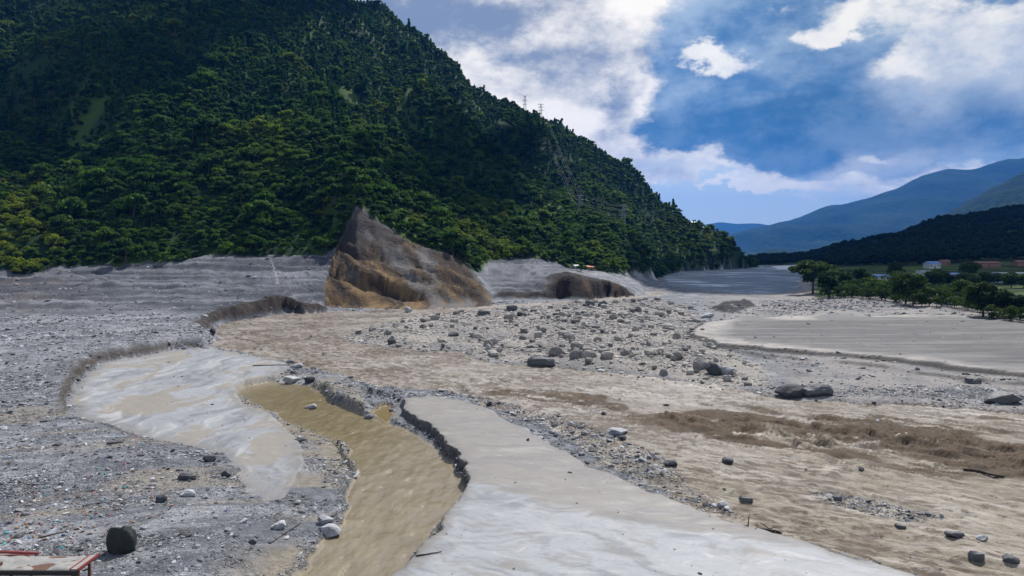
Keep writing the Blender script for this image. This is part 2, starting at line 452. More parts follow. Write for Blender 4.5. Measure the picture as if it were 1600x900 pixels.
cutR = np.maximum(np.where(Y > 230, 2.5, 0.9), 2.6 * RS)
tR = sstep(sdR, -cutR, 0.0)
H = lerp(H, zR, tR)
H = lerp(H, 0.1 + 0.10 * fbm(X / 9, Y / 5, 3, seed=57), sstep(sdF, -3, 0))
H += sstep(sdSB, -4, 2) * 0.6
H = np.where(Y < 25, 0.4, H)

# ---- classes
N_, GRAVEL, MUDA, MUDB, STR, RIV, BARC, SANDC, BANK, SCAR, HILL, FIELD, FAR = range(13)
cls = np.full(A.shape, GRAVEL)
hillc = ((U < 1186) & (HB > np.interp(U, [-900, 0, 100, 300, 500, 520, 560, 600, 650, 700, 740, 775, 830, 885, 945, 985, 1010, 1030, 1190], [20, 14, 17, 19.5, 20, 22.5, 39.5, 33, 24, 17.5, 12.5, 19, 20, 14.2, 11, 8, 7, 4, 4])
                     + n_big * 1.5)) | ((U >= 1186) & (Y > 1280))
cls[bankm > 0.4] = BANK
cls[(sdBar > 0)] = BARC
cls[(sdG > 0)] = FIELD
cls[hillc & (Y > 285)] = HILL
cls[(U < 1186) & (Y > 600) & (HB > 0.95)] = HILL
cls[(scar > 0.3) | (cutdark > 0.5)] = SCAR
cls[sdSand > -0.3] = SANDC
cls[sdR > 0] = RIV
cls[sdB > -0.1] = MUDB
cls[(sdA > 0)] = MUDA
cls[sdS > 0] = STR
cls[sdPool > 0] = STR
cls[(sdF > 0)] = FAR
cls[(Y > 620) & (cls == GRAVEL)] = FAR

# ---- colours (base colours, cut-bank shade put in), roughness, relief
C = np.zeros(A.shape + (3,))
rough = np.full(A.shape, 0.9)
bmp = np.full(A.shape, 1.0)


def cc(*c):
    return np.array(c)


def mixc(a, b, t):
    return a * (1 - t[..., None]) + b * t[..., None]


n_a = fbm(X / 6 + n_big, Y / 9, 5, 0.6, seed=61)
n_b = fbm(X / 1.6, Y / 2.4, 4, 0.6, seed=62)
streak = fbm((X * 0.9 + Y * 0.45) / 2.2, (-X * 0.45 + Y * 0.9) / 14, 4, 0.6, seed=63)
lines = fbm((X + 0.5 * Y) / 15, (Y - 0.38 * X) / 1.1, 5, 0.6, seed=60)
g = mixc(cc(.105, .111, .124), cc(.245, .25, .262), sstep(n_a * 0.6 + lines * 0.7, -0.5, 0.9))
g = mixc(g, cc(.19, .168, .137), sstep(fbm((X + 0.5 * Y) / 16, (Y - 0.38 * X) / 4.5, 4, seed=64), 0.25, 0.7) * 0.8 * (Y < 110))
g = mixc(g, cc(.045, .046, .05), sstep(n_b, 0.1, 0.8) * 0.55)
C[:] = g
# left apron beside the stream: wet sand
apron = sstep(sdS, -6, -1) * (X < 0)
C[:] = mixc(C, cc(.19, .165, .125) * (1 + 0.25 * n_b[..., None]), apron * sstep(fbm(X / 5, Y / 7, 3, seed=65), -0.7, 0.2) * 0.9)
C[:] = mixc(C, cc(.15, .152, .16), sstep(sdW, -0.2, 0.2))
# bank
lay2 = fbm(X / 45 + Y / 160, HB / 0.55 + n_big * 0.5, 3, 0.6, seed=36)
b = mixc(cc(.042, .047, .058), cc(.165, .172, .19), sstep(lay * 0.45 + lay2 * 0.6 + n_a * 0.25, -0.6, 0.8))
tric = np.exp(-((U - 424 - (Y - 318) * -0.35 - n_b) / 1.6) ** 2) * (Y > 288) * (Y < 320)
b = mixc(b, cc(.4, .4, .42), tric * 0.4)
b = mixc(b, cc(.10, .088, .082), sstep(120 - U, -100, 140) * sstep(n_a, -0.2, 0.4) * 0.7)
C[:] = mixc(C, b, bankm)
# bar
C[:] = mixc(C, mixc(cc(.165, .158, .152), cc(.24, .22, .198), sstep(n_a, -0.6, 0.4)), sstep(sdBar, -1, 2))
# plain right of the bar
C[:] = mixc(C, mixc(cc(.205, .192, .182), cc(.12, .122, .13), sstep(n_a, -0.3, 0.6)), sstep(U, 1060, 1180) * sstep(Y, 60, 80) * (1 - sstep(sdBar, -4, 0)))
# sand terrace
st = fbm(X / 38 + Y / 30, Y / 3.2 + n_big * 0.4, 5, 0.68, seed=66)
sand = mixc(cc(.078, .075, .074), cc(.022, .023, .026), sstep(st + sstep(sdSand, 6, 30) * 0.5, -0.2, 0.9))
sand = mixc(cc(.20, .184, .168) * (1 + 0.25 * n_b[..., None]), sand, sstep(sdSand + 6 * n_big, 0, 9))
rill = fbm(X / 16 + Y / 22, Y / 1.5 + n_big * 0.6, 5, 0.7, seed=88)
sand = sand * (1 + 0.35 * rill[..., None])
sand = mixc(sand, cc(.03, .03, .032), sstep(rill, 0.55, 0.95) * 0.6)
C[:] = mixc(C, sand, sstep(sdSand, -0.2, 0.6))
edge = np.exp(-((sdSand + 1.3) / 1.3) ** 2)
C[:] = mixc(C, cc(.018, .015, .013), np.clip(edge * 1.15, 0, 0.95))  # dark line painted as the shade below the terrace edge
C[:] = mixc(C, cc(.03, .026, .022), np.exp(-((sdL + 0.8) / 0.8) ** 2) * sstep(n_mid, -0.5, 0.2) * 0.85 * (sdSand < -2))  # ledge shadow painted as a thin dark line
C[:] = mixc(C, cc(.014, .014, .016), sstep(sdM, -1.0, 1.0))
# scar
sc = mixc(cc(.042, .030, .022), cc(.195, .128, .062), sstep(ribs * 0.35 + fbm(X / 3.0 + H * 0.42, H / 26, 5, 0.66, seed=67) * 1.1 - (H - 16) / 50 - sstep(U, 690, 750) * 0.5, -0.3, 0.9))  # ochre and brown earth; lit left, shaded right put into the colour
sc = mixc(sc, cc(.045, .041, .04), sstep(H + n_big * 6, 20, 32) * 0.85)
sc = mixc(sc, cc(.15, .145, .14), sstep(fbm((X + H) / 7, (H - X) / 22, 4, seed=68) + np.exp(-((U - 630 - (25 - H) * 2.5) / 34) ** 2) * 0.8 - 0.5, 0.0, 0.5) * 0.8)
C[:] = mixc(C, sc, np.clip(scar, 0, 1))
C[:] = mixc(C, mixc(cc(.020, .015, .013), cc(.06, .04, .026), sstep(fbm(X / 4, H / 5, 4, seed=69), 0.05, 0.6)), np.clip(cutdark, 0, 1))  # bare earth brown, darkened for the shade on the cut face
# mud A
swx = X + 2.2 * fbm(X / 6, Y / 9, 3, seed=71)
swy = Y + 3.5 * fbm(X / 6, Y / 9, 3, seed=72)
mA = fbm(swx / 2.0, swy / 12, 5, 0.6, seed=73)
mb = fbm(swx / 5.5, swy / 9, 4, 0.55, seed=74)
mf = fbm(swx / 0.7, swy / 3.2, 5, 0.68, seed=70)
ma = mixc(cc(.235, .241, .250), cc(.145, .149, .156), sstep(mA * 0.6 + mf * 0.6, -0.2, 0.8))
ma = mixc(ma, cc(.195, .172, .138), sstep(mb + 0.25 * mf + 0.35 * np.exp(-((Y - 88) / 12) ** 2) * sstep(-X, 34, 55), 0.12, 0.35) * 0.85)
ma = mixc(ma, cc(.36, .36, .352), sstep(-mA - mb * 0.4 + mf * 0.5, 0.35, 1.0) * 0.7)
ma = mixc(cc(.17, .162, .15), ma, sstep(sdA + 1.2 * mf, 0.0, 2.6))
C[:] = mixc(C, ma, sstep(sdA + 0.5 * mf, -0.5, 0.9))
cutA_shade = np.exp(-((sdA + 0.8) / 0.9) ** 2) * sstep(H, 0.5, 1.0)
C[:] = mixc(C, cc(.045, .034, .025), np.clip(cutA_shade * 1.2, 0, 0.92))  # shade on the rim painted over its brown earth
# mud B: tan wet upper part, pale washed lower part
sbx = X + 2.5 * fbm(X / 7, Y / 6, 3, seed=75)
sby = Y + 2.0 * fbm(X / 7, Y / 6, 3, seed=76)
dirx, diry = sbx * 0.78 - sby * 0.62, sbx * 0.62 + sby * 0.78
m1 = fbm(sbx / 9, sby / 1.8, 5, 0.6, seed=77)
m2 = fbm(dirx / 9.0, diry / 1.3, 5, 0.62, seed=78)
mg = fbm(sbx / 2.6, sby / 0.8, 5, 0.68, seed=80)
up = mixc(cc(.190, .174, .155), cc(.135, .131, .127), sstep(m1 * 0.6 + mg * 0.5, -0.5, 0.8))
up = mixc(up, cc(.26, .25, .235), sstep(-m1 * 0.7 + mg * 0.5, 0.45, 1.0) * 0.6)
lo = mixc(cc(.240, .248, .258), cc(.145, .150, .158), sstep(m2 * 0.7 + mg * 0.5, -0.25, 0.75))
lo = mixc(lo, cc(.17, .158, .138), sstep(fbm(dirx / 5.0, diry / 1.6, 5, 0.65, seed=79), 0.4, 0.85) * 0.7)
lo = mixc(lo, cc(.37, .37, .362), sstep(-m2 * 0.7 + mg * 0.5, 0.4, 1.0) * 0.6)
bord = np.interp(X, [P(640, 790)[0], P(735, 765)[0], P(860, 800)[0], P(1060, 840)[0], P(1250, 860)[0]], [P(640, 790)[1], P(735, 765)[1], P(860, 800)[1], P(1060, 840)[1], P(1250, 858)[1]])
mB = mixc(lo, up, sstep(Y - bord + m1 * 2.0, -0.9, 1.0))
mB = mixc(cc(.15, .14, .125), mB, sstep(sdB + 0.6 * mg, -0.1, 1.3))
C[:] = mixc(C, mB, sstep(sdB, -0.15, 0.15))
cutB_shade = np.exp(-((sdB + 0.25) / 0.3) ** 2) * (sdS > -3.5)
C[:] = mixc(C, cc(.045, .04, .036), cutB_shade * 0.9)  # shaded face of the stream bank put in as dark colour
# stream and river
s_ = mixc(cc(.145, .114, .058), cc(.170, .142, .094), sstep(sdist(X, Y, poly([(380, 600), (520, 600), (640, 670), (560, 720), (400, 640)], -0.9)), 6, -6))
s_ = s_ * (1 + 0.12 * flow[..., None])
s_ = mixc(s_, cc(.34, .29, .21), sstep(fbm(X / 0.9, Y / 1.6, 4, 0.65, seed=81), 0.85, 1.25) * 0.15)
C[:] = mixc(C, s_, sstep(sdS, -0.1, 0.15))
C[:] = mixc(C, cc(.15, .108, .042) + 0 * C, sstep(sdPool, -0.1, 0.1))
r_ = mixc(cc(.165, .140, .112), cc(.228, .203, .176), sstep(fbm(X / 8, Y / 5, 4, seed=82) + 0.2, -0.3, 0.5))
r_ = mixc(r_, cc(.19, .163, .110), sstep(P(800, 680)[1] - Y + 0.25 * X, -10, 30) * 0.6)
r_ = r_ * (1 + 0.22 * wv2[..., None] + 0.18 * wv[..., None])
r_ = mixc(r_, cc(.12, .085, .05), sstep(fbm(q1 / 4.6, q2 / 1.2, 5, 0.68, seed=83), 0.12, 0.7) * 0.75 * sstep(Y, 300, 150))
r_ = mixc(r_, cc(.40, .36, .32), sstep(fbm(q1 / 6.0, q2 / 1.5, 5, 0.68, seed=84), 0.3, 0.8) * 0.5)
brk = fbm(q1 / 8.0 + 0.5 * wv, q2 / 2.3, 5, 0.68, seed=56)
brown = np.clip(sstep(np.sqrt(rap) * 1.3 + 0.95 * brk - 0.30, 0.15, 0.65) * sstep(rap, 0.02, 0.2) * (0.25 + 0.75 * sstep(patch, 0.0, 0.35)), 0, 0.97)
r_ = mixc(r_, cc(.042, .025, .010) * (1 + 0.4 * wv2[..., None]), brown)  # sediment brown, with the shade of the wave faces in the colour
C[:] = mixc(C, r_, sstep(sdR, -0.3, 0.3))
cutc_shade = sstep(H, 0.6, 1.6) * (1 - sstep(sdR, -0.1, 0.2)) * sstep(sdR, -6.5, -4.5) * (U < 520) * (Y > 200)
C[:] = mixc(C, mixc(cc(.016, .013, .012), cc(.045, .033, .026), sstep(n_b, -0.2, 0.6)), cutc_shade)  # shade of the river cut painted into the bank colour
# green side and hills
fld = mixc(cc(.022, .040, .010), cc(.065, .105, .014), sstep(fbm(X / 30, Y / 14, 3, seed=85), -0.1, 0.4))
C[:] = mixc(C, fld, sstep(sdG, -1, 3) * sstep(Y, 300, 330))
C[:] = mixc(C, cc(.22, .20, .185), sstep(sdG, -6, -1) * (1 - sstep(sdG, 1, 6)))
hg = mixc(cc(.012, .03, .008), cc(.04, .075, .014), sstep(fbm(X / 40, Y / 60, 4, seed=86), -0.1, 0.5))
C[cls == HILL] = hg[cls == HILL]
farm = (cls == FAR)
fw = mixc(cc(.014, .03, .045), cc(.42, .47, .50), sstep(fbm(X / 22, Y / 30, 5, 0.65, seed=87) * 0.6 + 0.9 * fbm(X / 50, Y / 12, 5, 0.65, seed=89), 0.0, 1.0))  # far water: cloud shade and reflected sky put into the blue
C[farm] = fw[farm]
C[:] = mixc(C, cc(.55, .53, .50), sstep(sdSB, -2, 2))
C = np.clip(C, 0.005, 0.9)
rough = np.where(cls == MUDA, 0.46 + 0.14 * sstep(mb, -.3, .3), rough)
rough = np.where(cls == MUDB, 0.46 + 0.14 * sstep(m1, -.3, .3), rough)
rough = np.where(cls == STR, 0.22, rough)
rough = np.where(cls == RIV, 0.42 + 0.35 * brown, rough)
rough = np.where(cls == FAR, 0.5, rough)
rough = np.where(cls == SANDC, 0.7, rough)
gr_y, gr_x = np.gradient(H)
slope = np.hypot(gr_y / RS, gr_x / np.maximum(np.gradient(cols)[None, :] * Y, 1e-3))
rough = np.where((cls != RIV) & (slope > 0.22), 0.88, rough)
bmp = np.select([cls == MUDA, cls == MUDB, cls == STR, cls == RIV, cls == FAR, cls == SANDC], [0.22, 0.22, 0.10, 0.4, 0.3, 0.5], 1.0)


# ---- how many loose stones lie where
sdFr = np.minimum(np.abs(sdB), 50)
frg = poly([(640, 607), (700, 618), (760, 634), (830, 668), (900, 705), (960, 738), (1060, 780), (1150, 818), (1160, 808), (1080, 762), (1050, 720), (1000, 695), (930, 668), (850, 645), (760, 622), (690, 612)])
sdFring = sdist(fx_, fy_, frg)
patchw = sdist(fx_, fy_, poly([(1265, 772), (1310, 768), (1380, 785), (1450, 800), (1480, 812), (1420, 815), (1340, 800), (1290, 785)]))
edgebar = poly([(545, 536), (640, 548), (740, 560), (850, 572), (990, 586), (1120, 603), (1240, 612), (1330, 612), (1480, 602), (1600, 615), (1600, 630), (1400, 628), (1240, 622), (1110, 606), (980, 590), (840, 577), (700, 556), (600, 545)])
sdEB = sdist(wx, wy, edgebar)
backr = poly([(1185, 466), (1260, 464), (1400, 476), (1420, 488), (1320, 490), (1200, 492)])
sdBK = sdist(wx, wy, backr)
dens = np.zeros(A.shape)
gpat = sstep(fbm(X / 7, Y / 6, 4, 0.6, seed=151), -0.25, 0.4)
band = sstep(fbm((X + 0.45 * Y) / 26, (Y - 0.35 * X) / 3.5, 4, 0.6, seed=152), -0.1, 0.45)
dens[cls == GRAVEL] = (0.10 + 0.75 * gpat * band + 0.1 * gpat)[cls == GRAVEL]
dens = np.where((U > 1050) & (cls == GRAVEL), dens * 0.35, dens)
dens = np.where(cls == BANK, 0.05, dens)
dens = np.maximum(dens, 0.9 * sstep(sdC, -0.4, 0.6))
dens = np.maximum(dens, 0.75 * sstep(sdFring, -0.4, 0.6) * (0.4 + 0.6 * gpat))
dens = np.maximum(dens, 0.55 * sstep(patchw, -0.3, 0.3))
dens = np.maximum(dens, 0.40 * sstep(sdEB, -0.5, 0.6))
dens = np.maximum(dens, 0.35 * sstep(sdBK, -1, 2))
dens = np.where(cls == BARC, np.maximum(dens * 0.7, 0.12 + 0.35 * gpat), dens)
dens = np.where(cls == MUDA, 0.002, dens)
dens = np.where((cls == MUDB) & (sdFring < 0), 0.001, dens)
dens = np.where(cls == STR, 0.0, dens)
dens = np.where((cls == SANDC) & (dens < 0.02), 0.004, dens)
dens = np.where((cls == RIV) & (sdFring < 0) & (patchw < 0), np.maximum(dens * 0.15, 0.003), dens)
apr = (sdS < 0) & (sdS > -6) & (X < 0) & (cls == GRAVEL)
dens = np.where(apr, 0.35 * gpat + 0.5 * np.exp(-((sdS + 0.4) / 0.35) ** 2) * sstep(Y, 45, 50), dens)
dens = np.where((cls == HILL) | (cls == FIELD) | (cls == FAR) | (cls == SCAR), 0, dens)
peb = np.where(cls == RIV, brown, np.clip(0.12 + 1.5 * dens, 0, 1))


def hgt(x, y):
    """height of the land (bilinear)"""
    x = np.asarray(x, float)
    y = np.asarray(y, float)
    r = np.clip(np.interp(y, rows, np.arange(len(rows))), 0, len(rows) - 1.001)
    c = np.clip(np.interp(x / y, cols, np.arange(len(cols))), 0, len(cols) - 1.001)
    r0, c0 = r.astype(int), c.astype(int)
    fr, fc = r - r0, c - c0
    return (H[r0, c0] * (1 - fr) * (1 - fc) + H[r0 + 1, c0] * fr * (1 - fc) + H[r0, c0 + 1] * (1 - fr) * fc + H[r0 + 1, c0 + 1] * fr * fc)


def look(F, x, y):
    r = np.rint(np.interp(y, rows, np.arange(len(rows)))).astype(int)
    c = np.rint(np.interp(np.asarray(x) / np.asarray(y), cols, np.arange(len(cols)))).astype(int)
    return F[r, c]


# ------------------------------------------------------------------ materials
def new_mat(name):
    m = bpy.data.materials.new(name)
    m.use_nodes = True
    t = NT(m.node_tree)
    bs = t.n['Principled BSDF']
    return m, t, bs


def ground_mat(name, grain, bump_scale, bump_dist, spec=0.5, pebbles=False, flow=None):
    m, t, bs = new_mat(name)
    ac = t.node('ShaderNodeAttribute', attribute_name='tint')
    ap = t.node('ShaderNodeAttribute', attribute_name='surface')
    geo = t.node('ShaderNodeNewGeometry')
    sp = t.node('ShaderNodeSeparateColor')
    t.l.new(ap.outputs['Color'], sp.inputs[0])
    n = t.noise(geo.outputs['Position'], bump_scale, 6.0, 0.65)
    n2 = t.noise(geo.outputs['Position'], bump_scale * 4.3, 4.0, 0.6)
    f = t.m('MULTIPLY_ADD', t.m('SUBTRACT', n, 0.5), grain * 2, 1.0)
    hgt_sock = t.m('MULTIPLY_ADD', n2, 0.4, n)
    if pebbles:
        for sc2, amt in ((2.6, 0.75), (6.0, 0.5)):
            vo = t.node('ShaderNodeTexVoronoi')
            t.put(vo.inputs['Vector'], geo.outputs['Position'])
            vo.inputs['Scale'].default_value = sc2
            vs_ = t.node('ShaderNodeSeparateColor')
            t.l.new(vo.outputs['Color'], vs_.inputs[0])
            pf = t.m('MULTIPLY_ADD', t.m('POWER', vs_.outputs[0], 2.2), amt * 1.7, -amt * 0.5)
            f = t.m('MULTIPLY', f, t.m('MULTIPLY_ADD', pf, sp.outputs[2], 1.0))
            hgt_sock = t.m('MULTIPLY_ADD', t.m('MULTIPLY', t.m('SUBTRACT', 1.0, vo.outputs['Distance']), sp.outputs[2]), 0.6, hgt_sock)
    f = t.m('MULTIPLY_ADD', t.m('SUBTRACT', n2, 0.5), grain * 1.4, f)
    cv = t.node('ShaderNodeVectorMath', operation='SCALE')
    t.l.new(ac.outputs['Color'], cv.inputs[0])
    t.put(cv.inputs['Scale'], f)
    colr = cv.outputs[0]
    if flow:
        q1 = t.node('ShaderNodeVectorMath', operation='DOT_PRODUCT')
        q2 = t.node('ShaderNodeVectorMath', operation='DOT_PRODUCT')
        for q_, w_ in ((q1, (0.82, -0.57, 0)), (q2, (0.57, 0.82, 0))):
            t.l.new(geo.outputs['Position'], q_.inputs[0])
            q_.inputs[1].default_value = w_
        cb = t.node('ShaderNodeCombineXYZ')
        t.put(cb.inputs[0], t.m('MULTIPLY', q1.outputs['Value'], 0.48 if flow == 'water' else 0.30))
        t.put(cb.inputs[1], q2.outputs['Value'])
        fl1 = t.noise(cb.outputs[0], 0.95 if flow == 'water' else 0.75, 9.0, 0.74, 0.5)
        big = t.noise(geo.outputs['Position'], 0.06, 3.0, 0.5)
        fl2 = t.noise(cb.outputs[0], 1.15, 8.0, 0.70, 0.3)
        if flow == 'water':
            calm = t.m('SUBTRACT', 1.0, sp.outputs[2])
            colr = t.mix(t.m('MULTIPLY', t.m('MULTIPLY', t.step(fl2, 0.52, 0.66), 0.5), calm), colr, (.36, .325, .29))
            colr = t.mix(t.m('MULTIPLY', t.step(t.m('MULTIPLY_ADD', big, 0.35, fl1), 0.665, 0.735), 0.9), colr, (.068, .046, .027))
            hgt_sock = t.m('MULTIPLY_ADD', fl1, 1.2, hgt_sock)
        else:
            colr = t.mix(t.m('MULTIPLY', t.step(fl1, 0.50, 0.68), 0.45), colr, (.13, .128, .125))
            colr = t.mix(t.m('MULTIPLY', t.step(fl2, 0.56, 0.72), 0.4), colr, (.38, .38, .375))
    t.put(bs.inputs['Base Color'], colr)
    t.put(bs.inputs['Roughness'], sp.outputs[0])
    bs.inputs['Specular IOR Level'].default_value = spec
    bu = t.node('ShaderNodeBump')
    bu.inputs['Distance'].default_value = bump_dist
    t.put(bu.inputs['Strength'], sp.outputs[1])
    t.put(bu.inputs['Height'], hgt_sock)
    t.l.new(bu.outputs[0], bs.inputs['Normal'])
    return m


MG = {
    GRAVEL: ground_mat('gravel', 0.55, 1.7, 0.3, 0.3, True),
    MUDA: ground_mat('wet_mud', 0.16, 2.2, 0.15, 0.4, False, 'mud'),
    STR: ground_mat('brown_water', 0.10, 1.6, 0.4, 0.5),
    RIV: ground_mat('muddy_river_water', 0.35, 1.1, 0.8, 0.22, False, 'water'),
    SCAR: ground_mat('raw_earth', 0.5, 0.8, 1.2, 0.2),
    HILL: ground_mat('forest_floor', 0.5, 0.25, 1.0, 0.1),
    FAR: ground_mat('far_riverbed', 0.4, 0.12, 1.0, 0.5),
    BANK: ground_mat('layered_silt', 0.45, 0.9, 0.7, 0.2),
}
MG[MUDB] = MG[MUDA]
MG[BARC] = MG[GRAVEL]
MG[SANDC] = ground_mat('silt_sand', 0.2, 1.2, 0.3, 0.3)
MG[FIELD] = ground_mat('field_grass', 0.5, 0.6, 1.0, 0.1)

NAMES = {GRAVEL: ('gravel_riverbed', 'grey gravel and sand of the flood plain'), MUDA: ('mud_flat', 'pale wet mud flat left of the brown stream'),
         MUDB: ('mud_flat', 'pale grey mud flat between the brown stream and the river'), STR: ('stream', 'narrow ochre brown stream winding to the front'),
         RIV: ('river', 'wide muddy river with brown rapids'), BARC: ('boulder_bar', 'gravel bar covered with boulders'),
         SANDC: ('sand_terrace', 'smooth grey silt terrace with a cut edge on the right'), BANK: ('silt_bank', 'layered grey silt bank below the forest'),
         SCAR: ('landslide_scar', 'raw brown and ochre landslide face above the river'), HILL: ('hillside', 'steep forested hillside and valley sides'),
         FIELD: ('field', 'green fields on the right bank'), FAR: ('valley_floor', 'far shaded riverbed up the valley')}


def build_mesh(name, V, F, mat, smooth=True):
    me = bpy.data.meshes.new(name)
    V = np.asarray(V, np.float32)
    F = np.asarray(F, np.int32)
    k = F.shape[1]
    me.vertices.add(len(V))
    me.vertices.foreach_set('co', V.ravel())
    me.loops.add(F.size)
    me.loops.foreach_set('vertex_index', F.ravel())
    me.polygons.add(len(F))
    me.polygons.foreach_set('loop_start', np.arange(0, F.size, k, dtype=np.int32))
    me.polygons.foreach_set('loop_total', np.full(len(F), k, np.int32))
    me.polygons.foreach_set('use_smooth', np.full(len(F), smooth, bool))
    if mat is not None:
        me.materials.append(mat)
    me.update(calc_edges=True)
    me.validate()
    return me


def link(name, me, parent=None, **props):
    o = bpy.data.objects.new(name, me)
    col.objects.link(o)
    if parent is not None:
        o.parent = parent
    for k_, v_ in props.items():
        o[k_] = v_
    return o


nr, nc = A.shape
vid = np.arange(nr * nc).reshape(nr, nc)
quads = np.stack([vid[:-1, :-1], vid[:-1, 1:], vid[1:, 1:], vid[1:, :-1]], -1).reshape(-1, 4)
fc_ = cls[:-1, :-1].ravel()
VV = np.stack([X, Y, H], -1).reshape(-1, 3)
CC = np.concatenate([C, np.ones(A.shape + (1,))], -1).reshape(-1, 4)
SS = np.stack([rough, bmp, peb, np.ones_like(rough)], -1).reshape(-1, 4)
for k in NAMES:
    q = quads[fc_ == k]
    if len(q) == 0:
        continue
    used, inv = np.unique(q.ravel(), return_inverse=True)
    me = build_mesh(NAMES[k][0], VV[used], inv.reshape(-1, 4), MG[k])
    at = me.attributes.new('tint', 'FLOAT_COLOR', 'POINT')
    at.data.foreach_set('color', CC[used].astype(np.float32).ravel())
    at = me.attributes.new('surface', 'FLOAT_COLOR', 'POINT')
    at.data.foreach_set('color', SS[used].astype(np.float32).ravel())
    link(NAMES[k][0], me, kind='structure', label=NAMES[k][1])


# ------------------------------------------------------------------ far ridges
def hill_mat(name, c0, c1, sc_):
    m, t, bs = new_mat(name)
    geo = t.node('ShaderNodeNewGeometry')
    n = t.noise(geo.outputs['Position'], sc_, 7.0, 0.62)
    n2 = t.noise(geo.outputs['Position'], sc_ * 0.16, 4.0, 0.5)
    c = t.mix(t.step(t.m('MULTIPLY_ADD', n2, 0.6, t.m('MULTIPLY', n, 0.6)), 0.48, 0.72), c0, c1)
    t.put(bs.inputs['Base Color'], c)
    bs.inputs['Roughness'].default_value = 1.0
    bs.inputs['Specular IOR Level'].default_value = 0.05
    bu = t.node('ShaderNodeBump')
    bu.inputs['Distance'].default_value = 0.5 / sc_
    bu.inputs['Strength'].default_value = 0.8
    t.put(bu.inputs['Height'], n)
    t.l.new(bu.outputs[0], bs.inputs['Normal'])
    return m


m_far_shade = hill_mat('far_forest', (.005, .016, .010), (.014, .034, .014), 0.012)  # forest green darkened to stand in for cloud shadow on the ridges


def far_ridge(name, label, d, foot, sil, mat, seed, amp, n=170, k=36):
    us = np.linspace(sil[0][0], sil[-1][0], n)
    vs = np.interp(us, [p[0] for p in sil], [p[1] for p in sil])
    a = (us - UC) / FPX
    V = []
    for j in range(k + 12):
        t_ = j / (k - 1)
        if t_ <= 1:
            dd = foot + (d - foot) * t_
            ztop = CAMH + (VH - vs) / FPX * d
            prof = t_ ** 1.15
        else:
            dd = d + (d - foot) * (t_ - 1) * 1.2
            ztop = CAMH + (VH - vs) / FPX * d
            prof = 1 - (t_ - 1) * 1.4
        x = a * dd
        z = ztop * prof
        s = fbm(x / (d * 0.05), np.full(n, dd) / (d * 0.12), 5, 0.5, seed=seed)
        s2 = -np.abs(fbm(x / (d * 0.07) + dd / (d * 0.2), np.full(n, dd) / (d * 0.3), 3, 0.5, seed=seed + 4))
        z = z + (s * 0.5 + s2) * amp * math.sin(math.pi * min(t_, 1) * 0.94) + s * amp * 0.06 * (1 if t_ > 0.5 else 0)
        V.append(np.stack([x, np.full(n, dd), np.maximum(z, -3)], -1))
    V = np.array(V)
    kk = len(V)
    vi = np.arange(kk * n).reshape(kk, n)
    F = np.stack([vi[:-1, :-1], vi[:-1, 1:], vi[1:, 1:], vi[1:, :-1]], -1).reshape(-1, 4)
    link(name, build_mesh(name, V.reshape(-1, 3), F, mat), kind='structure', label=label)
    return V


far1 = far_ridge('hill', 'middle green ridge rising to the right behind the dark slope', 6000, 3600, [(1150, 405), (1250, 394), (1330, 386), (1380, 372), (1430, 352), (1480, 330), (1540, 296), (1600, 268), (1800, 225), (2300, 190)], m_far_shade, 91, 100)
far2 = far_ridge('mountain', 'long blue mountain ridge in the haze on the right', 11500, 7200, [(1060, 392), (1110, 376), (1150, 362), (1200, 348), (1250, 337), (1300, 321), (1340, 313), (1400, 295), (1440, 276), (1480, 263), (1540, 257), (1600, 243), (1800, 246), (2400, 262)], m_far_shade, 95, 160)
far3 = far_ridge('mountain', 'farthest pale blue mountain above the bend of the valley', 18000, 13000, [(880, 372), (1000, 360), (1070, 355), (1100, 350), (1125, 346), (1150, 349), (1180, 349), (1230, 356), (1300, 352), (1500, 350), (1900, 330)], m_far_shade, 99, 150)

# ------------------------------------------------------------------ foliage and rock prototypes
def leaf_mat(name, dark, light, patch_col, patch_scale=0.012, trans=0.42):
    m, t, bs = new_mat(name)
    oi = t.node('ShaderNodeObjectInfo')
    at = t.node('ShaderNodeAttribute', attribute_name='leaf')
    sp = t.node('ShaderNodeSeparateColor')
    t.l.new(at.outputs['Color'], sp.inputs[0])
    n = t.noise(oi.outputs['Location'], patch_scale, 4.0, 0.6)
    c = t.mix(oi.outputs['Random'], dark, light)
    c = t.mix(t.m('MULTIPLY', t.step(n, 0.5, 0.7), 0.8), c, patch_col)
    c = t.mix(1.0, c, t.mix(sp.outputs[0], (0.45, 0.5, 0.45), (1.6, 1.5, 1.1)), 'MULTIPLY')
    t.put(bs.inputs['Base Color'], c)
    bs.inputs['Roughness'].default_value = 0.6
    bs.inputs['Specular IOR Level'].default_value = 0.06
    tr = t.node('ShaderNodeBsdfTranslucent')
    t.put(tr.inputs[0], t.mix(1.0, c, (1.2, 1.5, 0.5), 'MULTIPLY'))
    mx = t.node('ShaderNodeMixShader')
    mx.inputs[0].default_value = trans
    t.l.new(bs.outputs[0], mx.inputs[1])
    t.l.new(tr.outputs[0], mx.inputs[2])
    t.l.new(mx.outputs[0], t.n['Material Output'].inputs[0])
    return m


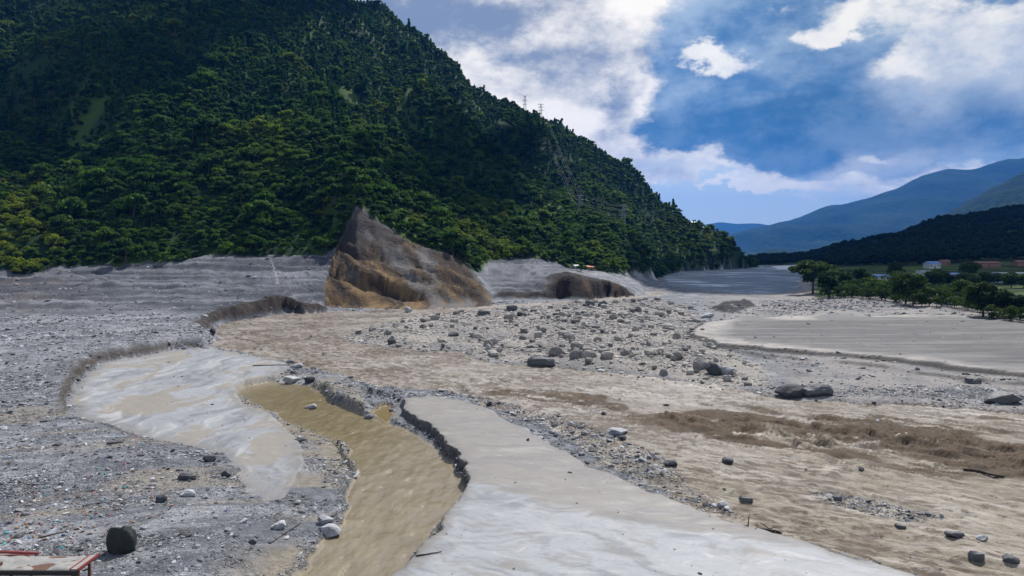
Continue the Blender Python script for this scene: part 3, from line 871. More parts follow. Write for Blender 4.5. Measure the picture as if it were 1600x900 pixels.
def plain_mat(name, c, rough_=0.8, spec=0.3, var=0.25, scale=3.0, metal=0.0, bump=0.0):
    m, t, bs = new_mat(name)
    tc = t.node('ShaderNodeTexCoord')
    n = t.noise(tc.outputs['Object'], scale, 6.0, 0.6)
    f = t.m('MULTIPLY_ADD', t.m('SUBTRACT', n, 0.5), var * 2.4, 1.0)
    cv = t.node('ShaderNodeVectorMath', operation='SCALE')
    cv.inputs[0].default_value = c
    t.put(cv.inputs['Scale'], f)
    t.l.new(cv.outputs[0], bs.inputs['Base Color'])
    bs.inputs['Roughness'].default_value = rough_
    bs.inputs['Specular IOR Level'].default_value = spec
    bs.inputs['Metallic'].default_value = metal
    if bump:
        bu = t.node('ShaderNodeBump')
        bu.inputs['Strength'].default_value = 0.7
        bu.inputs['Distance'].default_value = bump
        t.put(bu.inputs['Height'], n)
        t.l.new(bu.outputs[0], bs.inputs['Normal'])
    return m


M_leaf = leaf_mat('forest_leaf', (.007, .028, .006), (.052, .108, .016), (.125, .165, .02))
M_pine = leaf_mat('upper_forest_leaf', (.006, .032, .013), (.022, .072, .024), (.048, .10, .02))
M_bank_leaf = leaf_mat('bank_tree_leaf', (.015, .032, .008), (.04, .065, .012), (.06, .085, .014), 0.03)
M_bark = plain_mat('bark', (.07, .055, .042), 0.9, 0.2, 0.4, 2.0)


def ico(sub):
    import bmesh
    bm = bmesh.new()
    bmesh.ops.create_icosphere(bm, subdivisions=sub, radius=1.0)
    V = np.array([v_.co[:] for v_ in bm.verts])
    F = np.array([[v_.index for v_ in f.verts] for f in bm.faces])
    bm.free()
    return V, F


ICO1, ICO2, ICO3 = ico(1), ico(2), ico(3)


def leaves(rg, blobs, size, jit=0.55):
    """leaf-clump quads on the shells of ellipsoids: blobs of (centre, radii, count)"""
    V, F, L = [], [], []
    n0 = 0
    for c, r, n in blobs:
        d = rg.normal(size=(n, 3))
        d /= np.linalg.norm(d, axis=1)[:, None]
        d[:, 2] = np.where(d[:, 2] < -0.45, -d[:, 2], d[:, 2])
        rad = rg.uniform(0.72, 1.08, n)[:, None]
        p = np.array(c) + d * np.array(r) * rad
        nn = d + rg.normal(size=(n, 3)) * jit
        nn[:, 2] += 0.25
        nn /= np.linalg.norm(nn, axis=1)[:, None]
        t1 = np.cross(nn, rg.normal(size=(n, 3)))
        t1 /= np.linalg.norm(t1, axis=1)[:, None]
        t2 = np.cross(nn, t1)
        s = size * rg.uniform(0.55, 1.35, n)[:, None]
        t1 *= s
        t2 *= s * rg.uniform(0.5, 0.9, n)[:, None]
        q = np.stack([p - t1, p - t2 * 0.8, p + t1, p + t2 * 0.8], 1).reshape(-1, 3)
        V.append(q)
        F.append(np.arange(n * 4).reshape(n, 4) + n0)
        L.append(np.repeat(rg.random(n), 4))
        n0 += n * 4
    return np.concatenate(V), np.concatenate(F), np.concatenate(L)


def tube(pts, rad, n=6):
    pts = [Vector(p) for p in pts]
    V, F = [], []
    for i, p in enumerate(pts):
        d = (pts[min(i + 1, len(pts) - 1)] - pts[max(i - 1, 0)]).normalized()
        a = d.orthogonal().normalized()
        b = d.cross(a)
        for k in range(n):
            t = 2 * math.pi * k / n
            V.append(p + (a * math.cos(t) + b * math.sin(t)) * rad[i])
    for i in range(len(pts) - 1):
        for k in range(n):
            F.append((i * n + k, i * n + (k + 1) % n, (i + 1) * n + (k + 1) % n, (i + 1) * n + k))
    c0 = len(V)
    V += [pts[0], pts[-1]]
    for k in range(n):
        F.append((c0, (k + 1) % n, k, c0))
        F.append((c0 + 1, (len(pts) - 1) * n + k, (len(pts) - 1) * n + (k + 1) % n, c0 + 1))
    return [tuple(v_) for v_ in V], F


def mesh_py(name, parts, mat, smooth=False):
    """one mesh from (V, F) pairs; degenerate quads become triangles"""
    V, F = [], []
    for v_, f_ in parts:
        o_ = len(V)
        V += [tuple(p) for p in v_]
        for f in f_:
            g_ = []
            for i in f:
                if i + o_ not in g_:
                    g_.append(i + o_)
            F.append(g_)
    me = bpy.data.meshes.new(name)
    me.from_pydata(V, [], F)
    if mat is not None:
        me.materials.append(mat)
    if smooth:
        me.polygons.foreach_set('use_smooth', np.ones(len(me.polygons), bool))
    me.update()
    return me


def crown_mesh(name, V, F, L, mat):
    me = build_mesh(name, V, F, mat, smooth=False)
    at = me.attributes.new('leaf', 'FLOAT_COLOR', 'POINT')
    c = np.stack([L, L, L, np.ones_like(L)], -1)
    at.data.foreach_set('color', c.astype(np.float32).ravel())
    return me


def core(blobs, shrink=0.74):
    """dark inner mass that closes the crown: small jittered ellipsoids made of quads"""
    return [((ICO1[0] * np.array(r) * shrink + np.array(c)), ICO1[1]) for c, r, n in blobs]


def whole_tree(name, seed, hgt_, w, nb, nl, size, mat, tall=False, with_trunk=True):
    rg = np.random.default_rng(seed)
    blobs = []
    if tall:
        for i in range(nb):
            t_ = (i + 0.5) / nb
            r = w * (1.10 - 0.55 * t_ ** 1.6) * rg.uniform(0.75, 1.1)
            blobs.append(((rg.normal() * 0.2 * w, rg.normal() * 0.2 * w, hgt_ * (0.25 + 0.72 * t_)), (r, r, hgt_ * 0.5 / nb * 1.5), nl // nb))
    else:
        for i in range(nb):
            an = i * 2.4 + rg.uniform(-.4, .4)
            rr = w * (0.0 if i == 0 else rg.uniform(0.45, 0.72))
            r = w * rg.uniform(0.38, 0.62)
            z = hgt_ * (0.78 if i == 0 else rg.uniform(0.38, 0.76))
            blobs.append(((math.cos(an) * rr, math.sin(an) * rr, z), (r, r, r * rg.uniform(0.6, 0.85)), nl // nb))
    V, F, L = leaves(rg, blobs, size)
    Vs, Fs, Ls = [V], [F], [L]
    n0 = len(V)
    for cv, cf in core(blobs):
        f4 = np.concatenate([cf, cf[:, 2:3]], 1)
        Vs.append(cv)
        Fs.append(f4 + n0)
        Ls.append(np.zeros(len(cv)))  # core keeps the darkest leaf tone
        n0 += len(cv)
    me = bpy.data.meshes.new(name)
    allV = np.concatenate(Vs)
    faces = [list(f) if len(set(f)) == 4 else list(dict.fromkeys(f)) for f in np.concatenate(Fs).tolist()]
    ncrown = len(faces)
    tv, tf = tube([(0, 0, -0.6), (0.1, 0, hgt_ * 0.3), (0, 0.1, hgt_ * 0.62)], [0.035 * hgt_, 0.024 * hgt_, 0.012 * hgt_], 5)
    faces += [[i + len(allV) for i in dict.fromkeys(f)] for f in tf]
    me.from_pydata(np.concatenate([allV, np.array(tv)]).tolist(), [], faces)
    me.materials.append(mat)
    me.materials.append(M_bark)
    mi = np.zeros(len(faces), np.int32)
    mi[ncrown:] = 1
    me.polygons.foreach_set('material_index', mi)
    at = me.attributes.new('leaf', 'FLOAT_COLOR', 'POINT')
    L = np.concatenate(Ls + [np.zeros(len(tv))])
    at.data.foreach_set('color', np.stack([L, L, L, np.ones_like(L)], -1).astype(np.float32).ravel())
    me.update()
    return me


def scatter(name, label, protos, pts, rot, scl, idx_, category=None):
    """one stuff object: copies of the prototype meshes on its points"""
    c_ = bpy.data.collections.new(name + '_kinds')
    for i, me in enumerate(protos):
        o = bpy.data.objects.new('%s_kind_%02d' % (name, i), me)
        c_.objects.link(o)
    me = bpy.data.meshes.new(name)
    me.vertices.add(len(pts))
    me.vertices.foreach_set('co', np.asarray(pts, np.float32).ravel())
    for nm, arr in (('turn', rot), ('size', scl)):
        at = me.attributes.new(nm, 'FLOAT_VECTOR', 'POINT')
        at.data.foreach_set('vector', np.asarray(arr, np.float32).ravel())
    at = me.attributes.new('pick', 'INT', 'POINT')
    at.data.foreach_set('value', np.asarray(idx_, np.int32))
    o = link(name, me, kind='stuff', label=label)
    ng = bpy.data.node_groups.new(name + '_nodes', 'GeometryNodeTree')
    ng.interface.new_socket('Geometry', in_out='INPUT', socket_type='NodeSocketGeometry')
    ng.interface.new_socket('Geometry', in_out='OUTPUT', socket_type='NodeSocketGeometry')
    N = ng.nodes
    gi, go = N.new('NodeGroupInput'), N.new('NodeGroupOutput')
    ip = N.new('GeometryNodeInstanceOnPoints')
    ci = N.new('GeometryNodeCollectionInfo')
    ci.inputs['Collection'].default_value = c_
    ci.inputs['Separate Children'].default_value = True
    ci.inputs['Reset Children'].default_value = True
    ip.inputs['Pick Instance'].default_value = True
    L_ = ng.links
    L_.new(gi.outputs[0], ip.inputs['Points'])
    L_.new(ci.outputs[0], ip.inputs['Instance'])
    for nm, ty, sk in (('turn', 'FLOAT_VECTOR', 'Rotation'), ('size', 'FLOAT_VECTOR', 'Scale'), ('pick', 'INT', 'Instance Index')):
        na = N.new('GeometryNodeInputNamedAttribute')
        na.data_type = ty
        na.inputs['Name'].default_value = nm
        L_.new(na.outputs['Attribute'], ip.inputs[sk])
    L_.new(ip.outputs[0], go.inputs[0])
    md = o.modifiers.new('scatter', 'NODES')
    md.node_group = ng
    return o


# ------------------------------------------------------------------ forest
broad = [whole_tree('broad_tree_%d' % i, 100 + i, rg_h, rg_w, nb, 330, 0.42, M_leaf) for i, (rg_h, rg_w, nb) in enumerate([(7.0, 3.0, 7), (6.2, 3.3, 8), (8.0, 2.7, 7), (5.0, 3.0, 6)])]
tallt = [whole_tree('tall_tree_%d' % i, 200 + i, h_, w_, 6, 260, 0.42, M_pine, True) for i, (h_, w_) in enumerate([(8.6, 1.8), (7.8, 2.1), (9.4, 1.6)])]
M_sunlit_scrub = leaf_mat('sunlit_scrub_leaf', (.075, .105, .014), (.16, .19, .026), (.19, .21, .03))  # yellow-green scrub, brightened in colour for the sunlit slope
scrub = whole_tree('scrub_bush', 260, 3.6, 2.4, 6, 300, 0.34, M_sunlit_scrub)
PROTO = broad + tallt + [scrub]

pts = []
for sp_, y0, y1 in ((3.7, 290, 520), (4.3, 520, 800), (4.8, 800, 1330)):
    gx, gy = np.meshgrid(np.arange(-1000, 430, sp_), np.arange(y0, y1, sp_))
    gx = gx.ravel() + rng.uniform(-0.5, 0.5, gx.size) * sp_
    gy = gy.ravel() + rng.uniform(-0.5, 0.5, gy.size) * sp_
    a_ = gx / gy
    k_ = (a_ > -0.80) & (a_ < 0.335)
    gx, gy = gx[k_], gy[k_]
    k_ = look(cls, gx, gy) == HILL
    gx, gy = gx[k_], gy[k_]
    z_ = hgt(gx, gy)
    k_ = (z_ - CAMH) / gy < 0.40
    clear = fbm(gx / 26, gy / 40, 3, seed=121)
    k_ &= (clear < 0.97) | (gy < 470)
    pts.append(np.stack([gx[k_], gy[k_], z_[k_]], -1))
FT = np.concatenate(pts)
a_ = FT[:, 0] / FT[:, 1]
up_ = sstep(FT[:, 2] + fbm(FT[:, 0] / 60, FT[:, 1] / 60, 3, seed=122) * 50, 60, 150)
is_t = rng.random(len(FT)) < up_ * 0.42
pick = np.where(is_t, rng.integers(4, 7, len(FT)), rng.integers(0, 4, len(FT)))
u_t = UC + FPX * a_
v_t = VH - (FT[:, 2] - CAMH) / FT[:, 1] * FPX
sunny = sstep(fbm(FT[:, 0] / 22, FT[:, 1] / 22, 3, seed=123) + 1.7 * np.exp(-((u_t + 10) / 130) ** 2 - ((v_t - 362) / 68) ** 2) + 0.5 * np.exp(-((v_t - 360) / 60) ** 2), 1.0, 1.35)
pick = np.where(rng.random(len(FT)) < sunny * 0.9, 7, pick)
s_t = rng.uniform(0.55, 1.15, len(FT)) * np.where(rng.random(len(FT)) < 0.09, rng.uniform(1.4, 1.9, len(FT)), 1.0) * (1 + 0.38 * fbm(FT[:, 0] / 17, FT[:, 1] / 17, 3, seed=124))
s_t = s_t * lerp(0.88, 0.96, sstep(FT[:, 1], 320, 700))
rot_t = np.stack([rng.normal(0, .06, len(FT)), rng.normal(0, .06, len(FT)), rng.uniform(0, 6.28, len(FT))], -1)
vis = np.where((np.abs(a_) < 0.69) & (FT[:, 0] / FT[:, 1] < 0.2))[0]
order = vis[np.argsort(-(s_t[vis] / FT[vis, 1]))]
near = order[:300]
rest = np.setdiff1d(np.arange(len(FT)), near)
scl_t = np.stack([s_t, s_t, s_t * rng.uniform(0.85, 1.2, len(FT))], -1)
scatter('forest', 'dense dark green forest covering the steep left hillside', PROTO, FT[rest] - np.array([0, 0, 0.2]), rot_t[rest], scl_t[rest], pick[rest])


ZONES = [(60, 'by the left picture edge'), (130, 'near the left picture edge'), (200, 'above the left end of the grey bank'), (270, 'above the left part of the layered grey bank'),
         (350, 'above the middle of the layered grey bank'), (430, 'above the right part of the layered grey bank'), (505, 'just left of the brown landslide face'), (560, 'above the peak of the brown landslide face'),
         (630, 'above the right edge of the brown landslide face'), (700, 'along the slope right of the landslide peak'), (770, 'above the right foot of the landslide face'), (830, 'above the left of the shaded grey slope'),
         (890, 'above the right of the shaded grey slope'), (2000, 'on the spur above the dark eroded bank')]


def tree_label(u, k, s_, d):
    size = 'small' if s_ < 0.72 else ('medium' if s_ < 0.95 else 'large')
    kind = 'yellow-green scrub tree' if k == 7 else ('narrow dark tree' if k > 3 else ('slim bushy green tree' if k == 2 else ('low spreading green tree' if k == 3 else 'rounded green tree')))
    row = 'front row' if d < 335 else 'second rank'
    return '%s %s %s, %s' % (size, kind, next(z for lim, z in ZONES if u < lim), row)


for i in near:
    o = link('hillside_tree', PROTO[pick[i]], label=tree_label(UC + FPX * a_[i], pick[i], s_t[i], FT[i, 1]), category='tree', group='nearest trees of the hillside forest')
    o.location = (FT[i, 0], FT[i, 1], FT[i, 2] - 0.2)
    o.rotation_euler = rot_t[i]
    o.scale = scl_t[i]

# trees of the shaded slopes behind the houses and round the head of the valley
pts = []
gx, gy = np.meshgrid(np.arange(300, 1500, 8.5), np.arange(640, 1800, 8.5))
gx = gx.ravel() + rng.uniform(-4, 4, gx.size)
gy = gy.ravel() + rng.uniform(-4, 4, gy.size)
uu = UC + FPX * gx / gy
k_ = (uu > 1172) & (uu < 1720) & (np.where(uu < 1290, gy > 1250, gy > np.interp(uu, [1290, 1400, 1720], [820, 640, 620])))
gx, gy = gx[k_], gy[k_]
k_ = fbm(gx / 60, gy / 60, 3, seed=131) < 0.45
gx, gy = gx[k_], gy[k_]
n_ = len(gx)
s_ = rng.uniform(1.0, 1.9, n_)
M_shade_leaf = leaf_mat('shaded_wood_leaf', (.005, .016, .009), (.012, .030, .013), (.016, .034, .012), trans=0.2)  # leaf green darkened to deepen the cloud shade on the slope
dark_broad = [whole_tree('dark_tree_%d' % i, 240 + i, h_, w_, 7, 200, 0.55, M_shade_leaf) for i, (h_, w_) in enumerate([(7.0, 3.0), (6.2, 3.4), (8.0, 2.8), (5.5, 3.0)])]
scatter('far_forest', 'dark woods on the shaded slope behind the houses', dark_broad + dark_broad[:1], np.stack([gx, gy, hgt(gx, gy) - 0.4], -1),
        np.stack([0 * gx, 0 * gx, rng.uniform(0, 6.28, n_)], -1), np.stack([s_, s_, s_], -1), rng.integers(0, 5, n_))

# ------------------------------------------------------------------ trees and bushes of the right bank
def bank_tree(u, vb, vt, wpx, zb, label, style='round', seed=0, name='bank_tree', dark=None):
    x, d = P(u, vb, zb)
    z0 = float(hgt(x, d))
    Hh = (vb - vt) / FPX * d
    W = wpx / FPX * d / 2
    rg = np.random.default_rng(500 + seed)
    root = bpy.data.objects.new(name, None)
    col.objects.link(root)
    root.location = (x, d, z0)
    root['label'] = label
    root['category'] = 'bush' if name == 'bush' else 'tree'
    root['group'] = 'bushes on the right bank' if name == 'bush' else 'trees on the right bank'
    trunk, blobs = [], []
    lf = max(0.26, 0.05 * Hh)
    if style == 'spread':
        tr = [(0, 0, -.4), (0.1, 0, Hh * .2), (0, 0, Hh * .42)]
        trunk.append(tube(tr, [Hh * .035, Hh * .027, Hh * .022], 8))
        for i in range(9):
            an = i * 2.4 + rg.uniform(-.3, .3)
            rr = W * rg.uniform(.35, .85)
            zt = Hh * (rg.uniform(.70, .90) - 0.35 * (rr / W) ** 3 + 0.05)
            e = (math.cos(an) * rr, math.sin(an) * rr, zt)
            trunk.append(tube([(0, 0, Hh * .38), (e[0] * .35, e[1] * .35, Hh * .55), e], [Hh * .016, Hh * .011, Hh * .004], 5))
            blobs.append((e, (W * rg.uniform(.30, .42),) * 2 + (Hh * .09,), 240))
            for j in range(2):
                e2 = (e[0] * rg.uniform(.5, 1.2), e[1] * rg.uniform(.5, 1.2), zt - Hh * rg.uniform(-.06, .25))
                blobs.append((e2, (W * .26,) * 2 + (Hh * .07,), 130))
    elif style == 'palm':
        trunk.append(tube([(0, 0, -.3), (0.15, 0, Hh * .5), (0, 0, Hh * .7)], [.22, .17, .15], 7))
    else:
        nb = 16 if name != 'bush' else 9
        lowz = 0.14 if name != 'bush' else 0.05
        if style == 'stems':
            lowz = 0.30
            for sx in (-.28, .25):
                trunk.append(tube([(sx * W, 0, -.4), (sx * W * .8, 0, Hh * .3), (sx * W * .3, 0, Hh * .65)], [Hh * .025, Hh * .02, Hh * .01], 6))
        else:
            trunk.append(tube([(0, 0, -.4), (0.1, 0, Hh * .25), (0, 0, Hh * .6)], [Hh * .035, Hh * .026, Hh * .012], 7))
        for i in range(nb):
            an = i * 2.4 + rg.uniform(-.4, .4)
            rr = W * (0 if i == 0 else rg.uniform(.3, .66))
            r = W * rg.uniform(.36, .56)
            z = Hh * (0.82 if i == 0 else rg.uniform(lowz + .1, .80))
            e = (math.cos(an) * rr, math.sin(an) * rr, z)
            blobs.append((e, (r, r, min(r * .8, Hh * .2)), 190 if name != 'bush' else 110))
            if name != 'bush' and i:
                trunk.append(tube([(0, 0, Hh * .3), (e[0] * .5, e[1] * .5, Hh * .45), e], [Hh * .014, Hh * .01, Hh * .004], 5))
    if style == 'palm':
        V, F = [], []
        for i in range(13):
            an = i * 2.4
            pr = [(0.0, .7), (.3, .86), (.65, .85), (1.0, .62)]
            base = len(V)
            for j, (rr, zz) in enumerate(pr):
                wd = W * (.05, .16, .14, .02)[j]
                cx, cy = math.cos(an) * rr * W, math.sin(an) * rr * W
                nx, ny = -math.sin(an) * wd, math.cos(an) * wd
                V += [(cx + nx, cy + ny, Hh * zz - .15), (cx, cy, Hh * zz + .1), (cx - nx, cy - ny, Hh * zz - .15)]
            for j in range(3):
                b_ = base + j * 3
                F += [(b_, b_ + 1, b_ + 4, b_ + 3), (b_ + 1, b_ + 2, b_ + 5, b_ + 4)]
        me = crown_mesh('crown', np.array(V), np.array(F), np.ones(len(V)), M_bank_leaf)
    else:
        V, F, L = leaves(rg, blobs, lf)
        me = crown_mesh('crown', V, F, L, M_bank_leaf)
    link('crown' if name != 'bush' else 'foliage', me, root)
    link('trunk' if name != 'bush' else 'stem', mesh_py('trunk', trunk, M_bark, True), root)
    return root


BT = [
    (1270, 460, 405, 66, 1.3, 'tall spreading flat-topped tree standing alone at the far river edge', 'spread'),
    (1296, 461, 418, 34, 3.0, 'dark leaning tree just right of the tall spreading tree', 'round'),
    (1322, 455, 416, 24, 4.0, 'slim dark tree behind the bushes right of the spreading tree', 'round'),
    (1347, 449, 414, 28, 4.6, 'dark rounded tree left of the low blue-roofed house', 'round'),
    (1421, 471, 419, 48, 3.6, 'broad pale-topped tree on several stems in front of the white-walled house', 'stems'),
    (1452, 465, 442, 26, 3.8, 'small round tree between the several-stemmed tree and the globe-shaped tree', 'round'),
    (1478, 469, 442, 25, 3.8, 'globe-shaped bright green tree at the edge of the grey flat', 'round'),
    (1501, 466, 432, 36, 4.0, 'dark forked tree behind the globe-shaped tree', 'stems'),
    (1536, 483, 426, 46, 3.9, 'large dark tree in front of the red-roofed house', 'round'),
    (1566, 484, 440, 38, 4.0, 'olive green tree right of the large dark tree', 'stems'),
    (1594, 486, 447, 38, 4.0, 'dark round tree cut by the right edge of the picture', 'round'),
    (1580, 449, 424, 30, 4.8, 'dark green tree close in front of the long pale house', 'round'),
    (1466, 444, 420, 32, 4.9, 'dark round tree right of the white-walled house', 'round'),
    (1516, 436, 408, 30, 5.5, 'tall dark tree left of the red-roofed house', 'round'),
    (1400, 436, 408, 26, 5.5, 'dark tree between the blue-roofed and the white-walled house', 'round'),
]
for i, b_ in enumerate(BT):
    bank_tree(*b_[:6], style=b_[6], seed=i)
bank_tree(1370, 456, 431, 26, 4.2, 'small palm-like tree with arching fronds by the green field', 'palm', 40, 'palm_tree')
BB = [(1312, 461, 445, 26, 3.2), (1330, 460, 442, 26, 3.6), (1346, 462, 446, 24, 3.4), (1360, 463, 447, 22, 3.4), (1384, 466, 446, 22, 3.4), (1400, 468, 450, 20, 3.4), (1392, 458, 444, 20, 4.0),
      (1440, 473, 455, 22, 3.4), (1463, 475, 458, 18, 3.5), (1512, 478, 455, 26, 3.7), (1550, 488, 464, 28, 3.7), (1580, 490, 466, 30, 3.8), (1605, 492, 468, 30, 3.8), (1525, 470, 455, 20, 4.2), (1436, 457, 444, 20, 4.4), (1545, 462, 446, 24, 4.6)]
BBL = ['low bush at the root of the dark leaning tree', 'dark low bush left of the palm, second from the spreading tree', 'round bush beside the gravel left of the palm', 'low bush under the palm-like tree',
       'bush at the left foot of the several-stemmed tree', 'small bush under the left side of the several-stemmed tree', 'bush on the green field right of the palm', 'bush at the right foot of the several-stemmed tree',
       'small bush left below the globe-shaped tree', 'bush between the globe-shaped and the large dark tree', 'bush in front of the olive green tree', 'bush below the olive and the edge tree', 'bush cut by the right picture edge',
       'bush behind the left side of the large dark tree', 'bush on the field behind the several-stemmed tree', 'bush behind the large dark tree on the field']
for i, (b_, l_) in enumerate(zip(BB, BBL)):
    bank_tree(*b_, l_, 'round', 60 + i, 'bush')

ORD = 'first second third fourth fifth sixth seventh eighth ninth tenth eleventh twelfth thirteenth fourteenth fifteenth sixteenth'.split()
for k in range(48):
    u = 1296 + 308 * (k / 47) + random.uniform(-6, 6)
    front = np.interp(u, [1300, 1400, 1470, 1540, 1610], [459, 467, 473, 482, 489])
    back = k % 3
    vb = front - (0, 6, 13)[back] + random.uniform(-1.5, 1.5)
    zz = 3.5 + 0.6 * back
    bank_tree(u, vb, vb - random.uniform(17, 29), random.uniform(26, 40), zz, 'dark bush in the %s of the right bank thicket, %s from the spreading tree' % (('front row', 'middle row', 'back row')[back], ORD[k // 3]), 'round', 200 + k, 'bush')

for k in range(15):
    u = 1328 + 272 * (k / 14) + random.uniform(-5, 5)
    vb = random.uniform(441, 450)
    hp = random.uniform(17, 27)
    if min(abs(u - 1442), abs(u - 1582), abs(u - 1378)) < 17:
        hp *= 0.4                      # the low ones leave the house walls in sight
    bank_tree(u, vb, vb - hp, random.uniform(20, 32) * (0.6 if hp < 12 else 1.0), 4.9, 'dark tree among the houses behind the thicket, %s from the left' % ORD[k], 'round', 300 + k)

# ------------------------------------------------------------------ boulders
def rock_mesh(name, seed, base, mat, rough_amt=0.28, flat_z=0.8, cuts=11):
    V, F = base
    rg = np.random.default_rng(seed)
    k1 = rg.normal(size=(11, 3))
    k1 /= np.linalg.norm(k1, axis=1)[:, None]
    cutd = rg.uniform(0.5, 0.9, 11)
    Vn = V.copy()
    for kk, cd in zip(k1[:cuts], cutd[:cuts]):                    # split faces: planes shave the ball
        dd = Vn @ kk
        over = np.maximum(dd - cd, 0)
        Vn = Vn - over[:, None] * kk * 0.85
    ph = rg.uniform(0, 6.28, (3, 3))
    f1 = sum(np.sin(V @ rg.normal(size=3) * 2.4 + ph[i, 0]) for i in range(3)) / 3
    f2 = sum(np.sin(V @ rg.normal(size=3) * 6.5 + ph[i, 1]) for i in range(3)) / 3
    f3 = sum(np.sin(V @ rg.normal(size=3) * 14 + ph[i, 2]) * np.sin(V @ rg.normal(size=3) * 11) for i in range(3)) / 3
    Vn = Vn * (1 + rough_amt * 0.6 * f1 + rough_amt * 0.28 * f2 + rough_amt * 0.22 * f3)[:, None]
    Vn = Vn * np.array([rg.uniform(.9, 1.2), rg.uniform(.8, 1.05), flat_z * rg.uniform(.8, 1.05)])
    Vn = Vn / (Vn[:, 0].max() - Vn[:, 0].min())
    me = build_mesh(name, Vn, F, mat, smooth=len(F) > 400)
    return me


def stone_mat(name, c0, c1, c2, rough_=0.85):
    m, t, bs = new_mat(name)
    oi = t.node('ShaderNodeObjectInfo')
    geo = t.node('ShaderNodeNewGeometry')
    n = t.noise(geo.outputs['Position'], 1.6, 6.0, 0.65)
    n2 = t.noise(geo.outputs['Position'], 7.0, 4.0, 0.6)
    rmp = t.node('ShaderNodeValToRGB')
    t.l.new(oi.outputs['Random'], rmp.inputs[0])
    e = rmp.color_ramp.elements
    e[0].color = c0 + (1,)
    e[1].color = c2 + (1,)
    e.new(0.6).color = c1 + (1,)
    f = t.m('MULTIPLY_ADD', t.m('SUBTRACT', t.m('MULTIPLY_ADD', n2, 0.6, n), 0.8), 1.3, 1.0)
    cv = t.node('ShaderNodeVectorMath', operation='SCALE')
    t.l.new(rmp.outputs[0], cv.inputs[0])
    t.put(cv.inputs['Scale'], f)
    t.l.new(cv.outputs[0], bs.inputs['Base Color'])
    bs.inputs['Roughness'].default_value = rough_
    bs.inputs['Specular IOR Level'].default_value = 0.3
    bu = t.node('ShaderNodeBump')
    bu.inputs['Strength'].default_value = 0.6
    bu.inputs['Distance'].default_value = 0.25
    t.put(bu.inputs['Height'], n)
    t.l.new(bu.outputs[0], bs.inputs['Normal'])
    return m


M_stone = stone_mat('grey_stone', (.045, .047, .052), (.15, .152, .158), (.36, .37, .385))
M_bar_stone = stone_mat('river_boulder', (.13, .122, .114), (.245, .227, .206), (.35, .33, .305))
M_dark_stone = stone_mat('dark_wet_stone', (.04, .043, .047), (.075, .078, .083), (.11, .112, .115), 0.6)
M_moss_stone = stone_mat('mossy_stone', (.018, .022, .021), (.022, .027, .025), (.026, .031, .027), 0.6)
M_pale_stone = stone_mat('pale_stone', (.26, .268, .28), (.31, .318, .33), (.36, .365, .37))

R_bar = [rock_mesh('boulder_%d' % i, 300 + i, ICO2, M_bar_stone, 0.26, 0.78) for i in range(9)]
R_dark = [rock_mesh('dark_boulder_%d' % i, 320 + i, ICO3, M_dark_stone, 0.26, 0.8) for i in range(3)]
R_grey = [rock_mesh('grey_boulder_%d' % i, 330 + i, ICO3, M_stone, 0.3, 0.75) for i in range(4)]
R_pale = [rock_mesh('pale_boulder_%d' % i, 340 + i, ICO3, M_pale_stone, 0.26, 0.55) for i in range(2)]
R_moss = rock_mesh('mossy_boulder', 353, ico(4), M_moss_stone, 0.30, 0.95, 4)

